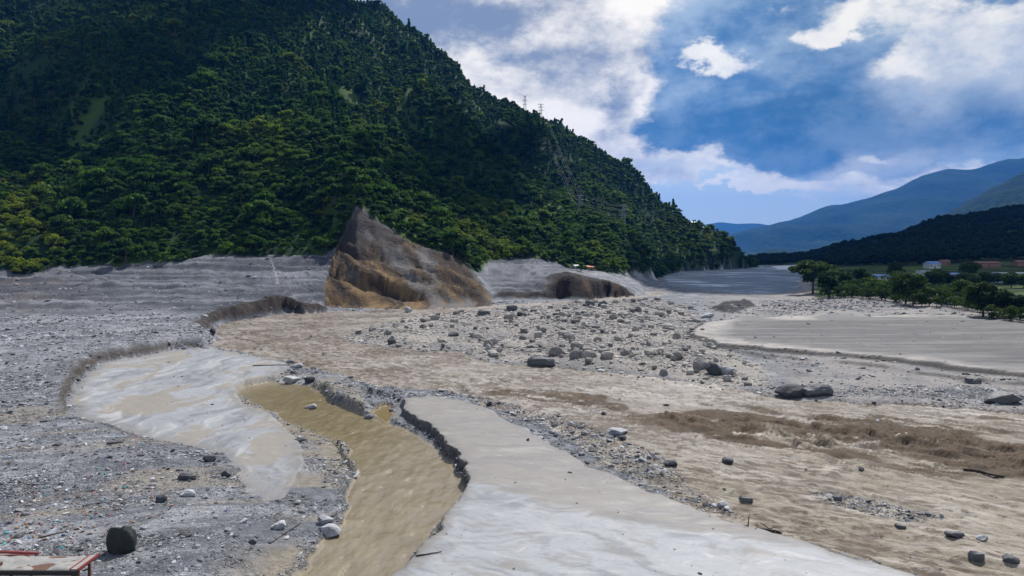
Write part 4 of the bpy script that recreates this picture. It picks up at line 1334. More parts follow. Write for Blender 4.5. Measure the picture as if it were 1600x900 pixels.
BIG = [
    (185, 866, 48, 46, 'moss', 'big dark mossy boulder beside the red-framed platform'),
    (1246, 622, 56, 20, 'grey', 'large grey boulder, left one of the pair at the river edge'),
    (1283, 625, 46, 21, 'dark', 'large dark boulder, right one of the pair at the river edge'),
    (1574, 633, 56, 20, 'dark', 'large dark boulder on the gravel at the right picture edge'),
    (1523, 600, 24, 11, 'dark', 'small dark boulder on the sand above the large right edge boulder'),
    (1097, 578, 24, 20, 'bar', 'upright rounded boulder left of the dark boulder trio'),
    (1118, 588, 28, 20, 'dark', 'dark boulder in the middle of the trio at the bar end'),
    (1137, 588, 24, 15, 'grey', 'grey boulder, right one of the trio at the bar end'),
    (846, 574, 46, 16, 'dark', 'long dark wet boulder at the front edge of the boulder bar'),
    (920, 570, 32, 14, 'bar', 'wide tan boulder at the front of the boulder bar'),
    (949, 562, 26, 15, 'bar', 'blocky tan boulder near the front of the boulder bar'),
    (900, 548, 20, 17, 'bar', 'upright pale boulder in the middle of the boulder bar'),
    (768, 540, 26, 14, 'bar', 'lone boulder at the left end of the boulder bar'),
    (740, 528, 16, 9, 'bar', 'small boulder up left of the lone bar boulder'),
    (708, 526, 20, 9, 'dark', 'low dark boulder at the far left of the boulder bar'),
    (611, 539, 16, 10, 'grey', 'small grey boulder on the white gravel tip'),
    (637, 488, 16, 11, 'pale', 'pale boulder alone at the back river edge below the landslide'),
    (756, 494, 24, 12, 'dark', 'dark boulder at the back of the bar below the landslide end'),
    (816, 494, 20, 9, 'dark', 'dark flat boulder right of the back bar boulder'),
    (800, 487, 22, 12, 'grey', 'grey boulder beside the dark flat boulder at the back of the bar'),
    (922, 479, 20, 13, 'dark', 'left dark boulder of the group below the eroded bank'),
    (942, 479, 18, 12, 'dark', 'right dark boulder of the group below the eroded bank'),
    (1107, 497, 26, 9, 'pale', 'flat pale boulder left of the silt terrace tip'),
    (1531, 880, 28, 16, 'dark', 'dark boulder standing in the water at the lower right'),
    (1587, 881, 30, 13, 'dark', 'dark boulder in the water at the lower right corner'),
    (1500, 845, 34, 10, 'dark', 'flat dark boulder in the shallow water at the lower right'),
    (1540, 846, 26, 9, 'grey', 'small grey stone right of the flat dark boulder in the water'),
    (350, 746, 20, 14, 'dark', 'dark angular stone on the mud flat left of the stream'),
    (326, 722, 24, 13, 'dark', 'dark blocky stone at the gravel edge of the left mud flat'),
    (287, 752, 36, 12, 'dark', 'dark low stone left below the blocky stone'),
    (290, 777, 34, 11, 'grey', 'low grey stone beside the small brown puddle'),
    (248, 786, 22, 13, 'dark', 'dark stone at the left end of the small brown puddle'),
    (485, 640, 22, 9, 'pale', 'pale stone standing in the brown stream'),
    (576, 644, 20, 9, 'grey', 'rounded grey stone beside the small ochre pool'),
    (452, 597, 34, 12, 'pale', 'flat pale block below the cut at the head of the stream'),
    (482, 597, 20, 11, 'grey', 'grey block beside the flat pale block at the stream head'),
    (462, 584, 24, 9, 'pale', 'pale stone on the tip of the left mud flat'),
    (453, 568, 16, 6, 'grey', 'small stone at the far tip of the left mud flat'),
    (434, 828, 26, 14, 'pale', 'pale smooth stone on the wet sand left of the stream'),
    (393, 850, 16, 9, 'dark', 'small dark stone left below the pale smooth stone'),
    (505, 820, 28, 15, 'pale', 'pale boulder on the left stream bank'),
    (512, 842, 44, 20, 'grey', 'broad grey flat rock at the left stream edge'),
    (380, 818, 14, 8, 'pale', 'small white stone on the gravel left of the wet sand'),
    (1131, 793, 22, 10, 'pale', 'pale stone at the mud flat edge above the root snag'),
    (1168, 786, 26, 11, 'dark', 'dark stone in the water right of the root snag'),
    (764, 635, 12, 9, 'dark', 'small dark upright stone on the tip of the right mud flat'),
    (967, 681, 40, 12, 'pale', 'whitish flat rock in the shallows right of the gravel strip'),
    (1050, 730, 24, 11, 'dark', 'dark stone in the shallows right of the gravel strip end'),
    (1140, 726, 22, 8, 'dark', 'low dark stone in the pale shallows'),
    (1310, 783, 16, 9, 'dark', 'small dark stone on top of the gravel patch in the water'),
    (1410, 827, 20, 7, 'dark', 'low dark stone below the gravel patch in the water'),
    (330, 530, 12, 13, 'dark', 'dark earth-stained block at the corner of the terrace and the river'),
]
kinds = {'bar': R_bar, 'dark': R_dark, 'grey': R_grey, 'pale': R_pale, 'moss': [R_moss]}


def put_boulder(me, x, d, w, h, label, group, name='boulder', rz=None):
    vs = np.empty(len(me.vertices) * 3, np.float32)
    me.vertices.foreach_get('co', vs)
    vs = vs[2::3]
    zr = float(vs.max() - vs.min())
    o = link(name, me, label=label, category='boulder', group=group)
    sz = h / zr * 1.30
    o.scale = (w, w * random.uniform(.75, .95), sz)
    o.location = (x, d, float(hgt(x, d)) - sz * float(vs.min()) - 0.34 * h)
    o.rotation_euler = (0, 0, rz if rz is not None else random.uniform(-.4, .4) + random.choice((0, math.pi)))
    return o


for i, (u, v_, w, h, k, lab) in enumerate(BIG):
    x, d = P(u, v_, 0.0)
    for _ in range(4):
        x, d = P(u, v_, min(float(hgt(x, d)), 4))
    me = kinds[k][i % len(kinds[k])]
    kz = 1.0 if i < 9 else 0.85
    put_boulder(me, x, d + 0.3 * w / FPX * d, kz * w / FPX * d, kz * h / FPX * d, lab, 'boulders set apart on the flood plain')

# crowd of the boulder bar: the largest ones singly, the rest as rubble
bx_ = BAR
cand = []
while len(cand) < 2600:
    x = random.uniform(bx_[:, 0].min(), bx_[:, 0].max())
    y = random.uniform(bx_[:, 1].min(), bx_[:, 1].max())
    if float(look(sdBar, x, y)) > 0.8 and float(look(sdR, x, y)) < -0.5:
        u = UC + FPX * x / y
        crowd = 0.25 + 0.75 * math.exp(-((u - 930) / 170) ** 2)
        if random.random() < crowd * (0.5 + 0.5 * (fbm(np.array(x / 14.0), np.array(y / 14.0), 3, seed=141) > -0.15)):
            s = min(0.52 * (random.random() ** -0.42), 2.3) * random.uniform(.8, 1.2)
            cand.append((x, y, s))
cand.sort(key=lambda c: -c[2] / c[1])


def bar_label(x, y, s):
    u = UC + FPX * x / y
    v_ = VH + FPX * CAMH / y
    side = next(n_ for lim, n_ in ((640, 'at the far left tip'), (720, 'at the left end'), (800, 'in the left half'), (870, 'left of the crowded middle'), (930, 'in the crowded middle'), (990, 'right of the crowded middle'),
                                    (1050, 'in the right half'), (1110, 'near the right end'), (3000, 'at the far right end')) if u < lim)
    deep = next(n_ for lim, n_ in ((488, 'at the back edge'), (505, 'towards the back'), (525, 'behind the middle'), (548, 'before the middle'), (570, 'towards the front'), (2000, 'at the front edge')) if v_ < lim)
    size = 'small' if s < 1.0 else ('medium' if s < 1.5 else 'large')
    return '%s tan grey boulder %s of the bar, %s' % (size, side, deep)


for x, y, s in cand[:246]:
    put_boulder(random.choice(R_bar), x, y, s * random.uniform(.9, 1.35), s * random.uniform(.5, .8), bar_label(x, y, s), 'boulders crowding the boulder bar', rz=random.uniform(0, 6.28))

# ------------------------------------------------------------------ rubble (uncountable stones)
R_low = [rock_mesh('stone_%d' % i, 400 + i, ICO1 if i < 5 else ICO2, M_stone, 0.3, 0.6) for i in range(7)]
R_lowb = [rock_mesh('bar_stone_%d' % i, 420 + i, ICO2, M_bar_stone, 0.28, 0.7) for i in range(5)]

def stones(n, y0, y1, smin, smax, pw):
    y = np.sqrt(rng.uniform(y0 ** 2, y1 ** 2, n))
    x = y * rng.uniform(-0.78, 0.78, n)
    k_ = rng.random(n) < look(dens, x, y)
    x, y = x[k_], y[k_]
    s = np.minimum(smin * rng.random(len(x)) ** (-pw), smax)
    return x, y, s


sx, sy, ss = [np.concatenate(z_) for z_ in zip(stones(240000, 44, 75, 0.08, 0.65, 0.34), stones(150000, 75, 125, 0.15, 0.9, 0.34), stones(75000, 125, 215, 0.30, 1.3, 0.33), stones(45000, 215, 330, 0.5, 1.6, 0.33))]
n_ = len(sx)
onbar = look(cls, sx, sy) == BARC
sz_ = np.stack([ss * rng.uniform(.9, 1.4, n_), ss * rng.uniform(.7, 1.1, n_), ss * rng.uniform(.6, 1.0, n_)], -1)
pos = np.stack([sx, sy, hgt(sx, sy) + ss * 0.06], -1)
rt = np.stack([rng.normal(0, .25, n_), rng.normal(0, .25, n_), rng.uniform(0, 6.28, n_)], -1)
ib = np.where(onbar)[0]
ig = np.where(~onbar)[0]
scatter('gravel_stones', 'loose grey stones and pebbles strewn over the flood plain', R_low, pos[ig], rt[ig], sz_[ig], rng.integers(0, 7, len(ig)))
scatter('bar_stones', 'smaller stones filling the boulder bar', R_lowb, np.concatenate([pos[ib], np.array([(x, y, float(hgt(x, y)) + 0.1 * s) for x, y, s in cand[246:]])]),
        np.concatenate([rt[ib], np.stack([np.zeros(len(cand) - 246)] * 2 + [rng.uniform(0, 6.28, len(cand) - 246)], -1)]),
        np.concatenate([sz_[ib], np.array([(s * 1.2, s, s * .8) for x, y, s in cand[246:]])]), rng.integers(0, 5, len(ib) + len(cand) - 246))

# ------------------------------------------------------------------ shapes for built things
def box(x0, x1, y0, y1, z0, z1):
    V = [(x, y, z) for z in (z0, z1) for y in (y0, y1) for x in (x0, x1)]
    return V, [(0, 2, 3, 1), (4, 5, 7, 6), (0, 1, 5, 4), (2, 6, 7, 3), (0, 4, 6, 2), (1, 3, 7, 5)]


def bar(p, q, w=0.1, h=None):
    h = h or w
    p, q = Vector(p), Vector(q)
    d = (q - p).normalized()
    a = d.cross(Vector((0, 0, 1)))
    a = a.normalized() if a.length > 1e-4 else Vector((1, 0, 0))
    b = d.cross(a).normalized()
    V = []
    for c in (p, q):
        for sa, sb in ((-1, -1), (1, -1), (1, 1), (-1, 1)):
            V.append(tuple(c + a * sa * w / 2 + b * sb * h / 2))
    return V, [(0, 3, 2, 1), (4, 5, 6, 7), (0, 1, 5, 4), (1, 2, 6, 5), (2, 3, 7, 6), (3, 0, 4, 7)]


def empty(name, loc, label, cat, group=None, rz=0.0):
    o = bpy.data.objects.new(name, None)
    col.objects.link(o)
    o.location = loc
    o.rotation_euler = (0, 0, rz)
    o['label'] = label
    o['category'] = cat
    if group:
        o['group'] = group
    return o


# ------------------------------------------------------------------ red-framed platform, lower left
M_red = plain_mat('rusty_red_paint', (.20, .035, .03), 0.6, 0.4, 0.5, 6.0)
M_rust = plain_mat('rusty_iron', (.10, .055, .035), 0.8, 0.3, 0.5, 8.0)
M_mudcake = plain_mat('dried_mud', (.24, .232, .22), 0.8, 0.2, 0.25, 1.6, bump=0.12)
M_darkiron = plain_mat('dark_iron', (.02, .018, .017), 0.6, 0.4, 0.3, 3.0)
M_tealp = plain_mat('teal_paint', (.05, .20, .17), 0.6, 0.4, 0.3, 3.0)
px, pd = -33.0, 46.6
pz = float(hgt(-28.5, 47.2))
plat = empty('wrecked_platform', (px, pd, pz), 'red-framed flat wreck platform caked in grey mud, lower left corner', 'platform')
Wd, Dp, Tz = 5.55, 2.3, 1.22
gx = np.linspace(-3.2, Wd - 0.62, 44)
gy = np.linspace(0.08, Dp - 0.10, 20)
GX, GY = np.meshgrid(gx, gy)
GZ = Tz + 0.07 + 0.10 * fbm(GX / 1.3, GY / 0.9, 4, seed=161) + 0.06 * np.sin((GX + 3) * 0.8)
ed = np.minimum(np.minimum(GX - gx[0], gx[-1] - GX), np.minimum(GY - gy[0], gy[-1] - GY))
GZ = np.where(ed < 0.05, Tz - 0.02, GZ)
vi = np.arange(GX.size).reshape(GX.shape)
link('mud_crust', build_mesh('mud_crust', np.stack([GX, GY, GZ], -1).reshape(-1, 3), np.stack([vi[:-1, :-1], vi[:-1, 1:], vi[1:, 1:], vi[1:, :-1]], -1).reshape(-1, 4), M_mudcake), plat)
link('deck', mesh_py('deck', [box(-3.2, Wd, 0, Dp, Tz - 0.10, Tz - 0.03)], M_rust), plat)
link('side_beam', mesh_py('side_beam', [bar((-3.2, -0.03, Tz - 0.16), (Wd, -0.03, Tz - 0.16), 0.12, 0.30)], M_darkiron), plat)
link('end_rail', mesh_py('end_rail', [bar((Wd, -0.05, Tz + 0.06), (Wd, Dp + 0.05, Tz + 0.06), 0.10, 0.16)], M_red), plat)
link('end_rail', mesh_py('end_rail', [bar((Wd - 0.55, 0.02, Tz + 0.05), (Wd - 0.55, Dp, Tz + 0.05), 0.07, 0.10)], M_red), plat)
link('end_board', mesh_py('end_board', [box(Wd - 0.51, Wd - 0.06, 0.05, Dp - 0.05, Tz - 0.02, Tz + 0.055)], M_mudcake), plat)
link('back_rail', mesh_py('back_rail', [tube([(-3.2, Dp + 0.02, Tz + 0.22), (-0.4, Dp + 0.02, Tz + 0.20), (1.55, Dp - 0.02, Tz + 0.16)], [.10, .10, .09], 10)], M_red, True), plat)
link('back_rail', mesh_py('back_rail', [bar((-3.2, Dp - 0.55, Tz + 0.20), (1.3, Dp - 0.30, Tz + 0.16), 0.06, 0.08)], M_red), plat)
link('brace', mesh_py('brace', [bar((Wd - 0.02, 0.0, Tz + 0.0), (Wd - 0.85, -0.05, Tz - 0.8), 0.09, 0.10)], M_red), plat)
link('corner_panel', mesh_py('corner_panel', [box(Wd - 0.5, Wd - 0.08, 0.1, 0.14, Tz - 0.75, Tz - 0.12)], M_tealp), plat)
for lx, ly in ((Wd - 0.02, Dp * .55), (Wd - 0.06, 0.08), (-3.0, 0.1), (-3.0, Dp - .1), (1.2, 0.1), (1.2, Dp - .1)):
    link('leg', mesh_py('leg', [bar((lx, ly, -0.4), (lx, ly, Tz - 0.105), 0.15, 0.15)], M_rust), plat)
link('bolt_box', mesh_py('bolt_box', [box(-0.1, 0.35, 0.15, 0.6, Tz + 0.02, Tz + 0.30)], M_rust), plat)

# ------------------------------------------------------------------ snags and driftwood
M_wood = plain_mat('wet_driftwood', (.05, .038, .03), 0.85, 0.2, 0.5, 4.0)
M_greywood = plain_mat('grey_driftwood', (.13, .115, .10), 0.85, 0.2, 0.5, 4.0)
x, d = P(1195, 822, 0.75)
sn = empty('root_snag', (x, d, float(hgt(x, d))), 'dark twisted root snag stranded on the edge of the right mud flat', 'driftwood')
rgs = random.Random(5)
link('stem', mesh_py('stem', [tube([(-2.0, .6, .12), (-1.0, .3, .30), (0.1, 0, .28), (1.2, -.35, .16)], [.05, .10, .13, .09], 7)], M_wood, True), sn)
for i in range(9):
    b0 = Vector((-1.2 + 0.28 * i, 0.35 - 0.09 * i, .26))
    dr = Vector((rgs.uniform(-1, .8), rgs.uniform(-1, .7), rgs.uniform(-.1, .55))).normalized()
    ln = rgs.uniform(.6, 1.3)
    e1 = b0 + dr * ln * .55 + Vector((0, 0, .08))
    e2 = b0 + dr * ln + Vector((rgs.uniform(-.2, .2), rgs.uniform(-.2, .2), -.12))
    link('root', mesh_py('root', [tube([b0, e1, e2], [.06, .04, .015], 5)], M_wood, True), sn)
DW = [((395, 571), (462, 569), 0.12, 'long grey driftwood pole lying on the tip of the left mud flat', 0.3), ((1505, 735), (1570, 742), 0.16, 'dark log caught in the rapids at the right', 0.2),
      ((650, 873), (690, 866), 0.06, 'short dark stick on the front edge of the right mud flat', 0.7), ((470, 812), (425, 845), 0.05, 'thin dark branch on the wet sand left of the stream', 0.0),
      ((62, 838), (110, 826), 0.06, 'thin branch on the gravel left of the mossy boulder', 0.7), ((760, 540), (860, 541), 0.12, 'long thin trunk lying on the left part of the boulder bar', 1.0)]
for i, (p0, p1, r_d, lab, z_) in enumerate(DW):
    a0, a1 = P(*p0, z_), P(*p1, z_)
    mid = ((a0[0] + a1[0]) / 2, (a0[1] + a1[1]) / 2)
    pl = []
    for k in range(6):
        t_ = k / 5
        xx, yy = lerp(a0[0], a1[0], t_), lerp(a0[1], a1[1], t_)
        pl.append((xx - mid[0], yy - mid[1], float(hgt(xx, yy)) + r_d * .7 - float(hgt(*mid)) + (0.03 if k % 2 else 0)))
    me = mesh_py('driftwood', [tube(pl, [r_d * (1 - .1 * k) for k in range(6)], 7)], M_greywood if i == 0 else M_wood, True)
    o = link('driftwood', me, label=lab, category='driftwood', group='driftwood on the flood plain')
    o.location = (mid[0], mid[1], float(hgt(*mid)))

# scraps of litter among the gravel, lower left
lit = []
for nm, c in (('red', (.20, .04, .04)), ('blue', (.06, .12, .25)), ('orange', (.24, .12, .06)), ('white', (.38, .38, .39)), ('teal', (.04, .22, .22)), ('brown', (.13, .07, .04))):
    m_ = plain_mat('litter_' + nm, c, 0.6, 0.4, 0.2, 5.0)
    V, F = ICO1
    rgl = np.random.default_rng(len(lit) + 40)
    Vl = V * np.array([.5, .28, .13]) * (1 + 0.35 * rgl.normal(size=(len(V), 1)) * 0.6)
    lit.append(build_mesh('scrap_' + nm, Vl, F, m_, smooth=False))
lx, ly = [], []
for (u0, v0, su, sv, n_) in ((70, 822, 60, 12, 60), (120, 800, 80, 20, 60), (60, 760, 60, 14, 45), (215, 725, 50, 12, 40), (150, 760, 70, 18, 40), (250, 760, 60, 20, 30), (30, 850, 30, 12, 25), (190, 690, 60, 20, 25)):
    for _ in range(n_):
        x, d = P(random.gauss(u0, su), random.gauss(v0, sv), 0.6)
        if look(cls, x, d) == GRAVEL:
            lx.append(x)
            ly.append(d)
lx, ly = np.array(lx), np.array(ly)
n_ = len(lx)
ls = rng.uniform(.18, .5, n_)
scatter('litter', 'small coloured scraps of rubbish caught in the gravel at the lower left', lit, np.stack([lx, ly, hgt(lx, ly) + 0.08], -1), np.stack([rng.normal(0, .3, n_), rng.normal(0, .3, n_), rng.uniform(0, 6.28, n_)], -1),
        np.stack([ls, ls, ls], -1), rng.choice(6, n_, p=[.08, .08, .12, .40, .07, .25]))

# ------------------------------------------------------------------ houses on the right bank
M_wallw = plain_mat('pale_plaster', (.45, .49, .50), 0.9, 0.2, 0.12, 0.6)
M_wallt = plain_mat('turquoise_plaster', (.38, .58, .60), 0.9, 0.2, 0.12, 0.6)
M_wallb = plain_mat('brick_wall', (.24, .13, .09), 0.9, 0.2, 0.2, 1.5)
M_roofb = plain_mat('blue_sheet_roof', (.10, .20, .42), 0.5, 0.4, 0.15, 0.8)
M_roofr = plain_mat('red_roof', (.17, .075, .06), 0.7, 0.3, 0.2, 0.8)
M_roofg = plain_mat('grey_sheet_roof', (.42, .44, .46), 0.45, 0.5, 0.15, 0.8)
M_roofo = plain_mat('rusty_sheet_roof', (.42, .20, .09), 0.7, 0.3, 0.25, 0.8)
M_glass = plain_mat('window_glass', (.03, .045, .06), 0.15, 0.6, 0.1, 1.0)
M_door = plain_mat('door_wood', (.10, .06, .035), 0.7, 0.3, 0.2, 2.0)


def house(u, vb, zb, wpx, hpx, depth, label, wall, roof, style='gable', nwin=3, storeys=1, rz=0.0, name='house', group='houses on the right bank', simple=False, at=None):
    x, d = P(u, vb, zb) if at is None else at[:2]
    z0 = float(hgt(x, d)) if at is None else at[2]
    w, h = wpx / FPX * d, hpx / FPX * d
    rt_ = empty(name, (x, d, z0), label, 'house', group, rz)
    wh = h if style == 'flat' else h * 0.72
    link('wall', mesh_py('wall', [box(-w / 2, w / 2, 0, depth, -1.5, wh)], wall), rt_)
    ov = 0.45
    if style == 'flat':
        link('roof', mesh_py('roof', [box(-w / 2 - .3, w / 2 + .3, -.3, depth + .3, wh + .003, wh + .28)], roof), rt_)
    elif style == 'shed':
        V = [(-w / 2 - ov, -ov, wh - .1), (w / 2 + ov, -ov, wh - .1), (w / 2 + ov, depth + ov, h), (-w / 2 - ov, depth + ov, h)]
        V += [(a_, b_, c_ + .14) for a_, b_, c_ in V]
        link('roof', mesh_py('roof', [(V, [(0, 3, 2, 1), (4, 5, 6, 7), (0, 1, 5, 4), (1, 2, 6, 5), (2, 3, 7, 6), (3, 0, 4, 7)])], roof), rt_)
    else:
        y0, y1, ym = -ov, depth + ov, depth / 2
        V = [(-w / 2 - ov, y0, wh - .15), (w / 2 + ov, y0, wh - .15), (w / 2 + ov, ym, h), (-w / 2 - ov, ym, h), (-w / 2 - ov, y1, wh - .15), (w / 2 + ov, y1, wh - .15)]
        V2 = [(a_, b_, c_ + .15) for a_, b_, c_ in V]
        F = [(0, 3, 2, 1), (3, 4, 5, 2), (6, 7, 8, 9), (9, 8, 11, 10), (0, 1, 7, 6), (4, 10, 11, 5), (0, 6, 9, 3), (3, 9, 10, 4), (1, 2, 8, 7), (2, 5, 11, 8)]
        link('roof', mesh_py('roof', [(V + V2, F)], roof), rt_)
        gb = [(-w / 2, .01, wh - .05), (-w / 2, depth - .01, wh - .05), (-w / 2, ym, h - .06), (w / 2, .01, wh - .05), (w / 2, depth - .01, wh - .05), (w / 2, ym, h - .06)]
        link('gable', mesh_py('gable', [(gb, [(0, 2, 1), (3, 4, 5), (0, 3, 5, 2), (1, 2, 5, 4), (0, 1, 4, 3)])], wall), rt_)
    if simple:
        return rt_
    for s in range(storeys):
        sh = wh / storeys
        zc = s * sh + sh * .55
        for i in range(nwin):
            xc = -w / 2 + w * (i + .5) / nwin
            if s == 0 and i == nwin // 2:
                link('door', mesh_py('door', [box(xc - .5, xc + .5, -.06, .02, 0.02, min(2.1, sh * .8))], M_door), rt_)
                continue
            wn = link('window', mesh_py('window', [box(xc - .65, xc + .65, -.07, .02, zc - .6, zc + .6)], M_roofg), rt_)
            link('pane', mesh_py('pane', [box(xc - .54, xc + .54, -.09, -.072, zc - .5, zc + .5)], M_glass), wn)
    return rt_


house(1447, 438, 5.0, 16, 15, 6, 'pale two-storey house with flat roof between two dark trees', M_wallw, M_roofg, 'flat', 3, 2)
house(1430, 438, 5.0, 14, 10, 6, 'low turquoise house attached left of the pale two-storey house', M_wallt, M_roofg, 'shed', 3, 1)
house(1461, 424, 7.4, 18, 11, 9, 'house with bright blue gable roof behind the pale two-storey house', M_wallw, M_roofb, 'gable', 3, 1)
house(1495, 435, 5.2, 20, 7, 6, 'low house with flat-sloped blue sheet roof half hidden by trees', M_wallb, M_roofb, 'shed', 3, 1)
house(1546, 424, 7.6, 36, 10, 10, 'wide brick house with red roof', M_wallb, M_roofr, 'gable', 5, 1)
house(1587, 441, 5.0, 46, 15, 8, 'long pale turquoise house with a row of windows at the right edge', M_wallt, M_roofg, 'flat', 6, 1)
house(1374, 437, 5.4, 34, 9, 7, 'long low house with dull blue roof behind the palm-like tree', M_wallw, M_roofb, 'shed', 4, 1)
house(1478, 421, 8.0, 14, 8, 7, 'small brick house with red roof right of the blue gable roof', M_wallb, M_roofr, 'gable', 2, 1)
house(1530, 416, 9.0, 12, 8, 8, 'small grey-roofed house behind the left end of the red roof', M_wallw, M_roofg, 'gable', 2, 1)
house(1598, 423, 8.0, 16, 9, 8, 'brick house with red roof behind the long house at the right edge', M_wallb, M_roofr, 'gable', 2, 1)
# sheds at the forest foot
house(905, 430, 14.2, 14, 7, 4, 'small white-walled shed on the bank below the green spur', M_wallw, M_roofg, 'shed', 2, 1, name='shed', group='sheds below the spur', at=((905 - UC) / FPX * 428, 428, float(hgt((905 - UC) / FPX * 428, 428))))
house(921, 431, 13.0, 14, 7, 4, 'small rust-roofed shed right of the white-walled shed', M_wallb, M_roofo, 'shed', 2, 1, name='shed', group='sheds below the spur', at=((921 - UC) / FPX * 434, 434, float(hgt((921 - UC) / FPX * 434, 434))))


def on_hill(u, d):
    x = (u - UC) / FPX * d
    return (x, d, float(hgt(x, d)))


for u, d, lab in ((1084, 1062, 'upper white house on the crest of the dark spur'), (1092, 1052, 'middle small white house on the crest of the dark spur'), (1097, 1048, 'lower small white house on the crest of the dark spur')):
    house(u, 400, 0, 5, 5, 6, lab, M_wallw, M_roofg, 'gable', at=on_hill(u, d), name='house', group='houses on the far spur', simple=True)


def on_ridge(Vr, u, j):
    a = (u - UC) / FPX
    row = Vr[j]
    xx = np.interp(a * row[0, 1], row[:, 0], row[:, 0])
    z = np.interp(xx, row[:, 0], row[:, 2])
    return (float(xx), float(row[0, 1]), float(z))


for i, (u, j, lab) in enumerate(((1278, 12, 'far white house, leftmost of the hamlet at the valley head'), (1290, 14, 'far white house in the middle of the hamlet at the valley head'), (1304, 15, 'far white house right in the hamlet at the valley head'),
                                  (1350, 22, 'far white house highest on the middle ridge'), (1356, 20, 'far white house just below the highest one on the middle ridge'), (1270, 9, 'far house lowest at the valley head'))):
    house(u, 400, 0, 2.6, 2.2, 9, lab, M_wallw, M_roofg, 'gable', at=on_ridge(far1, u, j), name='far_house', group='far houses on the middle ridge', simple=True)

# ------------------------------------------------------------------ pylons and power lines
M_steel = plain_mat('galvanised_steel', (.22, .235, .25), 0.5, 0.5, 0.1, 1.0, 0.3)
M_wire = plain_mat('aluminium_wire', (.30, .31, .33), 0.5, 0.4, 0.05, 1.0, 0.3)


def pylon(u, d, hpx, label, style, dz=0.0):
    x, y, z = on_hill(u, d)
    Hh = hpx / FPX * d
    rt_ = empty('pylon', (x, y, z + dz), label, 'pylon', 'pylons on the ridge')
    wb, wt = Hh * .085, Hh * .03
    leg = []
    for sx_, sy_ in ((-1, -1), (1, -1), (1, 1), (-1, 1)):
        link('leg', mesh_py('leg', [bar((sx_ * wb, sy_ * wb, -2), (sx_ * wt, sy_ * wt, Hh * .96), .30)], M_steel), rt_)
    br = []
    nk = 8
    for k in range(nk):
        t0, t1 = k / nk * .95, (k + 1) / nk * .95
        w0, w1 = lerp(wb, wt, t0), lerp(wb, wt, t1)
        for (ax, ay), (bx2, by2) in (((-1, -1), (1, -1)), ((1, -1), (1, 1)), ((1, 1), (-1, 1)), ((-1, 1), (-1, -1))):
            br.append(bar((ax * w0, ay * w0, Hh * t0), (bx2 * w1, by2 * w1, Hh * t1), .16))
            br.append(bar((bx2 * w0, by2 * w0, Hh * t0), (ax * w1, ay * w1, Hh * t1), .16))
    link('lattice', mesh_py('lattice', br, M_steel), rt_)
    tips = []
    arms = (.62, .80, .95) if style == 'three' else (.50, .72)
    for t_ in arms:
        L_ = Hh * (.17 if style == 'three' else .12)
        zz = Hh * t_
        link('cross_arm', mesh_py('cross_arm', [bar((-L_, 0, zz), (L_, 0, zz), .42), bar((-L_, 0, zz), (0, 0, zz + Hh * .045), .2), bar((L_, 0, zz), (0, 0, zz + Hh * .045), .2)], M_steel), rt_)
        tips += [(x - L_, y, z + dz + zz), (x + L_, y, z + dz + zz)]
    if style != 'three':
        for s_2 in (-1, 1):
            link('horn', mesh_py('horn', [bar((0, 0, Hh * .88), (s_2 * Hh * .14, 0, Hh * 1.02), .42)], M_steel), rt_)
    return tips


def skyline(u):
    dd = np.arange(700, 1300, 4.0)
    xx = (u - UC) / FPX * dd
    return float(dd[np.argmax((hgt(xx, dd) - CAMH) / dd)])


t1_ = pylon(820, skyline(820), 30, 'upper lattice pylon with forked top on the ridge skyline', 'horn')
t2_ = pylon(845, skyline(845), 28, 'lower lattice pylon with three cross arms on the ridge skyline', 'three')
t3_ = pylon(906, 640, 42, 'grey lattice pylon on the forested slope below the skyline pylons', 'three')
t4_ = pylon(974, 600, 44, 'grey lattice pylon on the green spur above the dark bank', 'three')


def wire(p, q, sag, label, nm='power_line'):
    pl = []
    mid = (Vector(p) + Vector(q)) / 2
    for k in range(15):
        t_ = k / 14
        v3 = Vector(p).lerp(Vector(q), t_) - Vector((0, 0, sag * 4 * t_ * (1 - t_)))
        pl.append(v3 - mid)
    o = link(nm, mesh_py('power_line', [tube(pl, [.032] * 15, 5)], M_wire, True), label=label, category='power line', group='power lines down the hillside')
    o.location = mid


for i in range(6):
    wire(t2_[i], t3_[i], 10, 'power line running from the skyline pylon down the forested slope')
for i in range(6):
    wire(t3_[i], t4_[i], 2, 'power line between the slope pylon and the spur pylon')

# ------------------------------------------------------------------ cumulus overhead (out of the picture) whose shadows lie over the far valley
M_cloud = plain_mat('cloud_white', (.9, .9, .92), 1.0, 0.0, 0.03, 0.01)
CZ = 1500.0


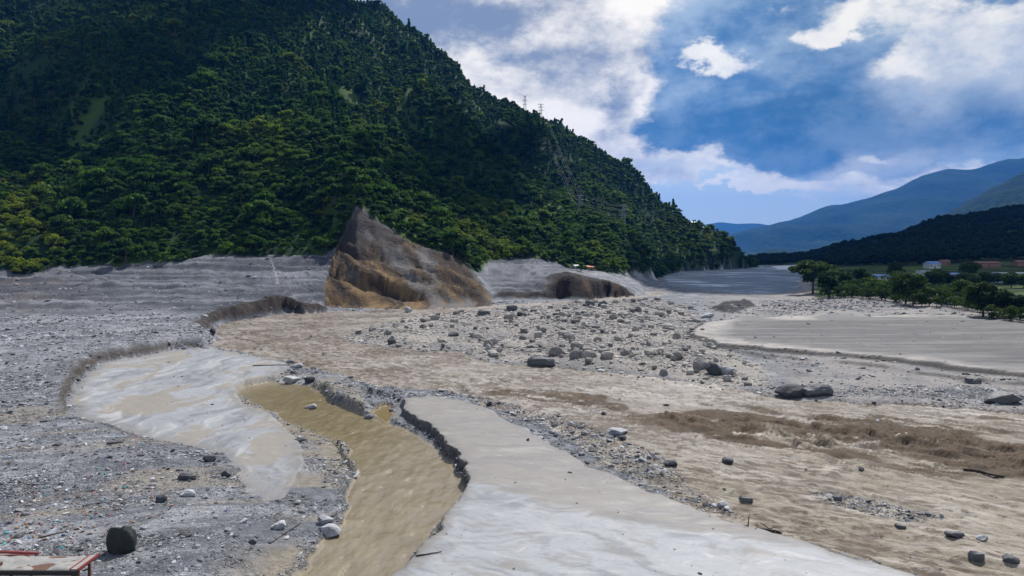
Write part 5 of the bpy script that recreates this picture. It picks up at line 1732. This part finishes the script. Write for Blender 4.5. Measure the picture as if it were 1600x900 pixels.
def cloud(ground_pts, label, seed, zref=20.0, res=26.0):
    k = (CZ - zref) / SUN.z
    pg = np.array([(x + SUN.x * k, y + SUN.y * k) for x, y in ground_pts])
    x0, y0 = pg.min(0) - 90
    x1, y1 = pg.max(0) + 90
    gx, gy = np.meshgrid(np.arange(x0, x1, res), np.arange(y0, y1, res))
    sd = sdist(gx + 60 * fbm(gx / 170, gy / 170, 4, seed=seed), gy + 60 * fbm(gx / 170, gy / 170, 4, seed=seed + 1), pg)
    ins = sd > -8
    th = np.sqrt(np.maximum(sd, 0)) * 13 * (1 + 0.6 * fbm(gx / 140, gy / 140, 4, seed=seed + 2))
    cx, cy = pg.mean(0)
    nr_, nc_ = gx.shape
    vi_ = np.arange(gx.size).reshape(gx.shape)
    q = np.stack([vi_[:-1, :-1], vi_[:-1, 1:], vi_[1:, 1:], vi_[1:, :-1]], -1).reshape(-1, 4)
    kk = (ins[:-1, :-1] & ins[:-1, 1:] & ins[1:, 1:] & ins[1:, :-1]).ravel()
    q = q[kk]
    topV = np.stack([gx - cx, gy - cy, th + 4], -1).reshape(-1, 3)
    botV = np.stack([gx - cx, gy - cy, -th * 0.12 - 4 + 6 * fbm(gx / 60, gy / 60, 3, seed=seed + 3)], -1).reshape(-1, 3)
    V = np.concatenate([topV, botV])
    F = np.concatenate([q, q[:, ::-1] + gx.size])
    used, inv = np.unique(F.ravel(), return_inverse=True)
    o = link('cloud', build_mesh('cloud', V[used], inv.reshape(-1, 4), M_cloud), kind='structure', label=label)
    o.location = (cx, cy, CZ)


cloud([(105, 600), (150, 470), (205, 432), (262, 428), (300, 455), (400, 500), (560, 500), (900, 520), (1700, 560), (2300, 1500), (2100, 2700), (1200, 2600), (700, 2200), (420, 1500), (330, 1080), (255, 960), (175, 800)],
      'cumulus cloud overhead that shades the far valley', 171)



def ud(pts_):
    return [((u - UC) / FPX * d, d) for u, d in pts_]


cloud(ud([(130, 640), (260, 540), (350, 560), (430, 720), (500, 960), (330, 980), (180, 820)]), 'small unseen cloud added overhead to shade the top of the left hillside', 181, 240.0)  # added out of view, outlined to darken this part of the hill
cloud(ud([(560, 440), (640, 410), (770, 520), (860, 690), (905, 900), (830, 910), (720, 740), (610, 570)]), 'narrow unseen cloud added overhead to shade a band of the hillside', 185, 110.0, 20.0)  # added out of view, shaped to throw a slanting dark band

# ------------------------------------------------------------------ haze in the valley air
mh = bpy.data.materials.new('valley_haze')
mh.use_nodes = True
th_ = NT(mh.node_tree)
th_.n.clear()
ho = th_.node('ShaderNodeOutputMaterial')
pv = th_.node('ShaderNodeVolumePrincipled')
pv.inputs['Color'].default_value = (0.06, 0.32, 1.0, 1)
pv.inputs['Density'].default_value = 0.42e-4
pv.inputs['Anisotropy'].default_value = 0.0
th_.l.new(pv.outputs[0], ho.inputs['Volume'])
hz = link('haze', mesh_py('haze', [box(-34000, 34000, -500, 22500, -8, 1720)], mh), kind='stuff', label='thin blue haze filling the valley air')
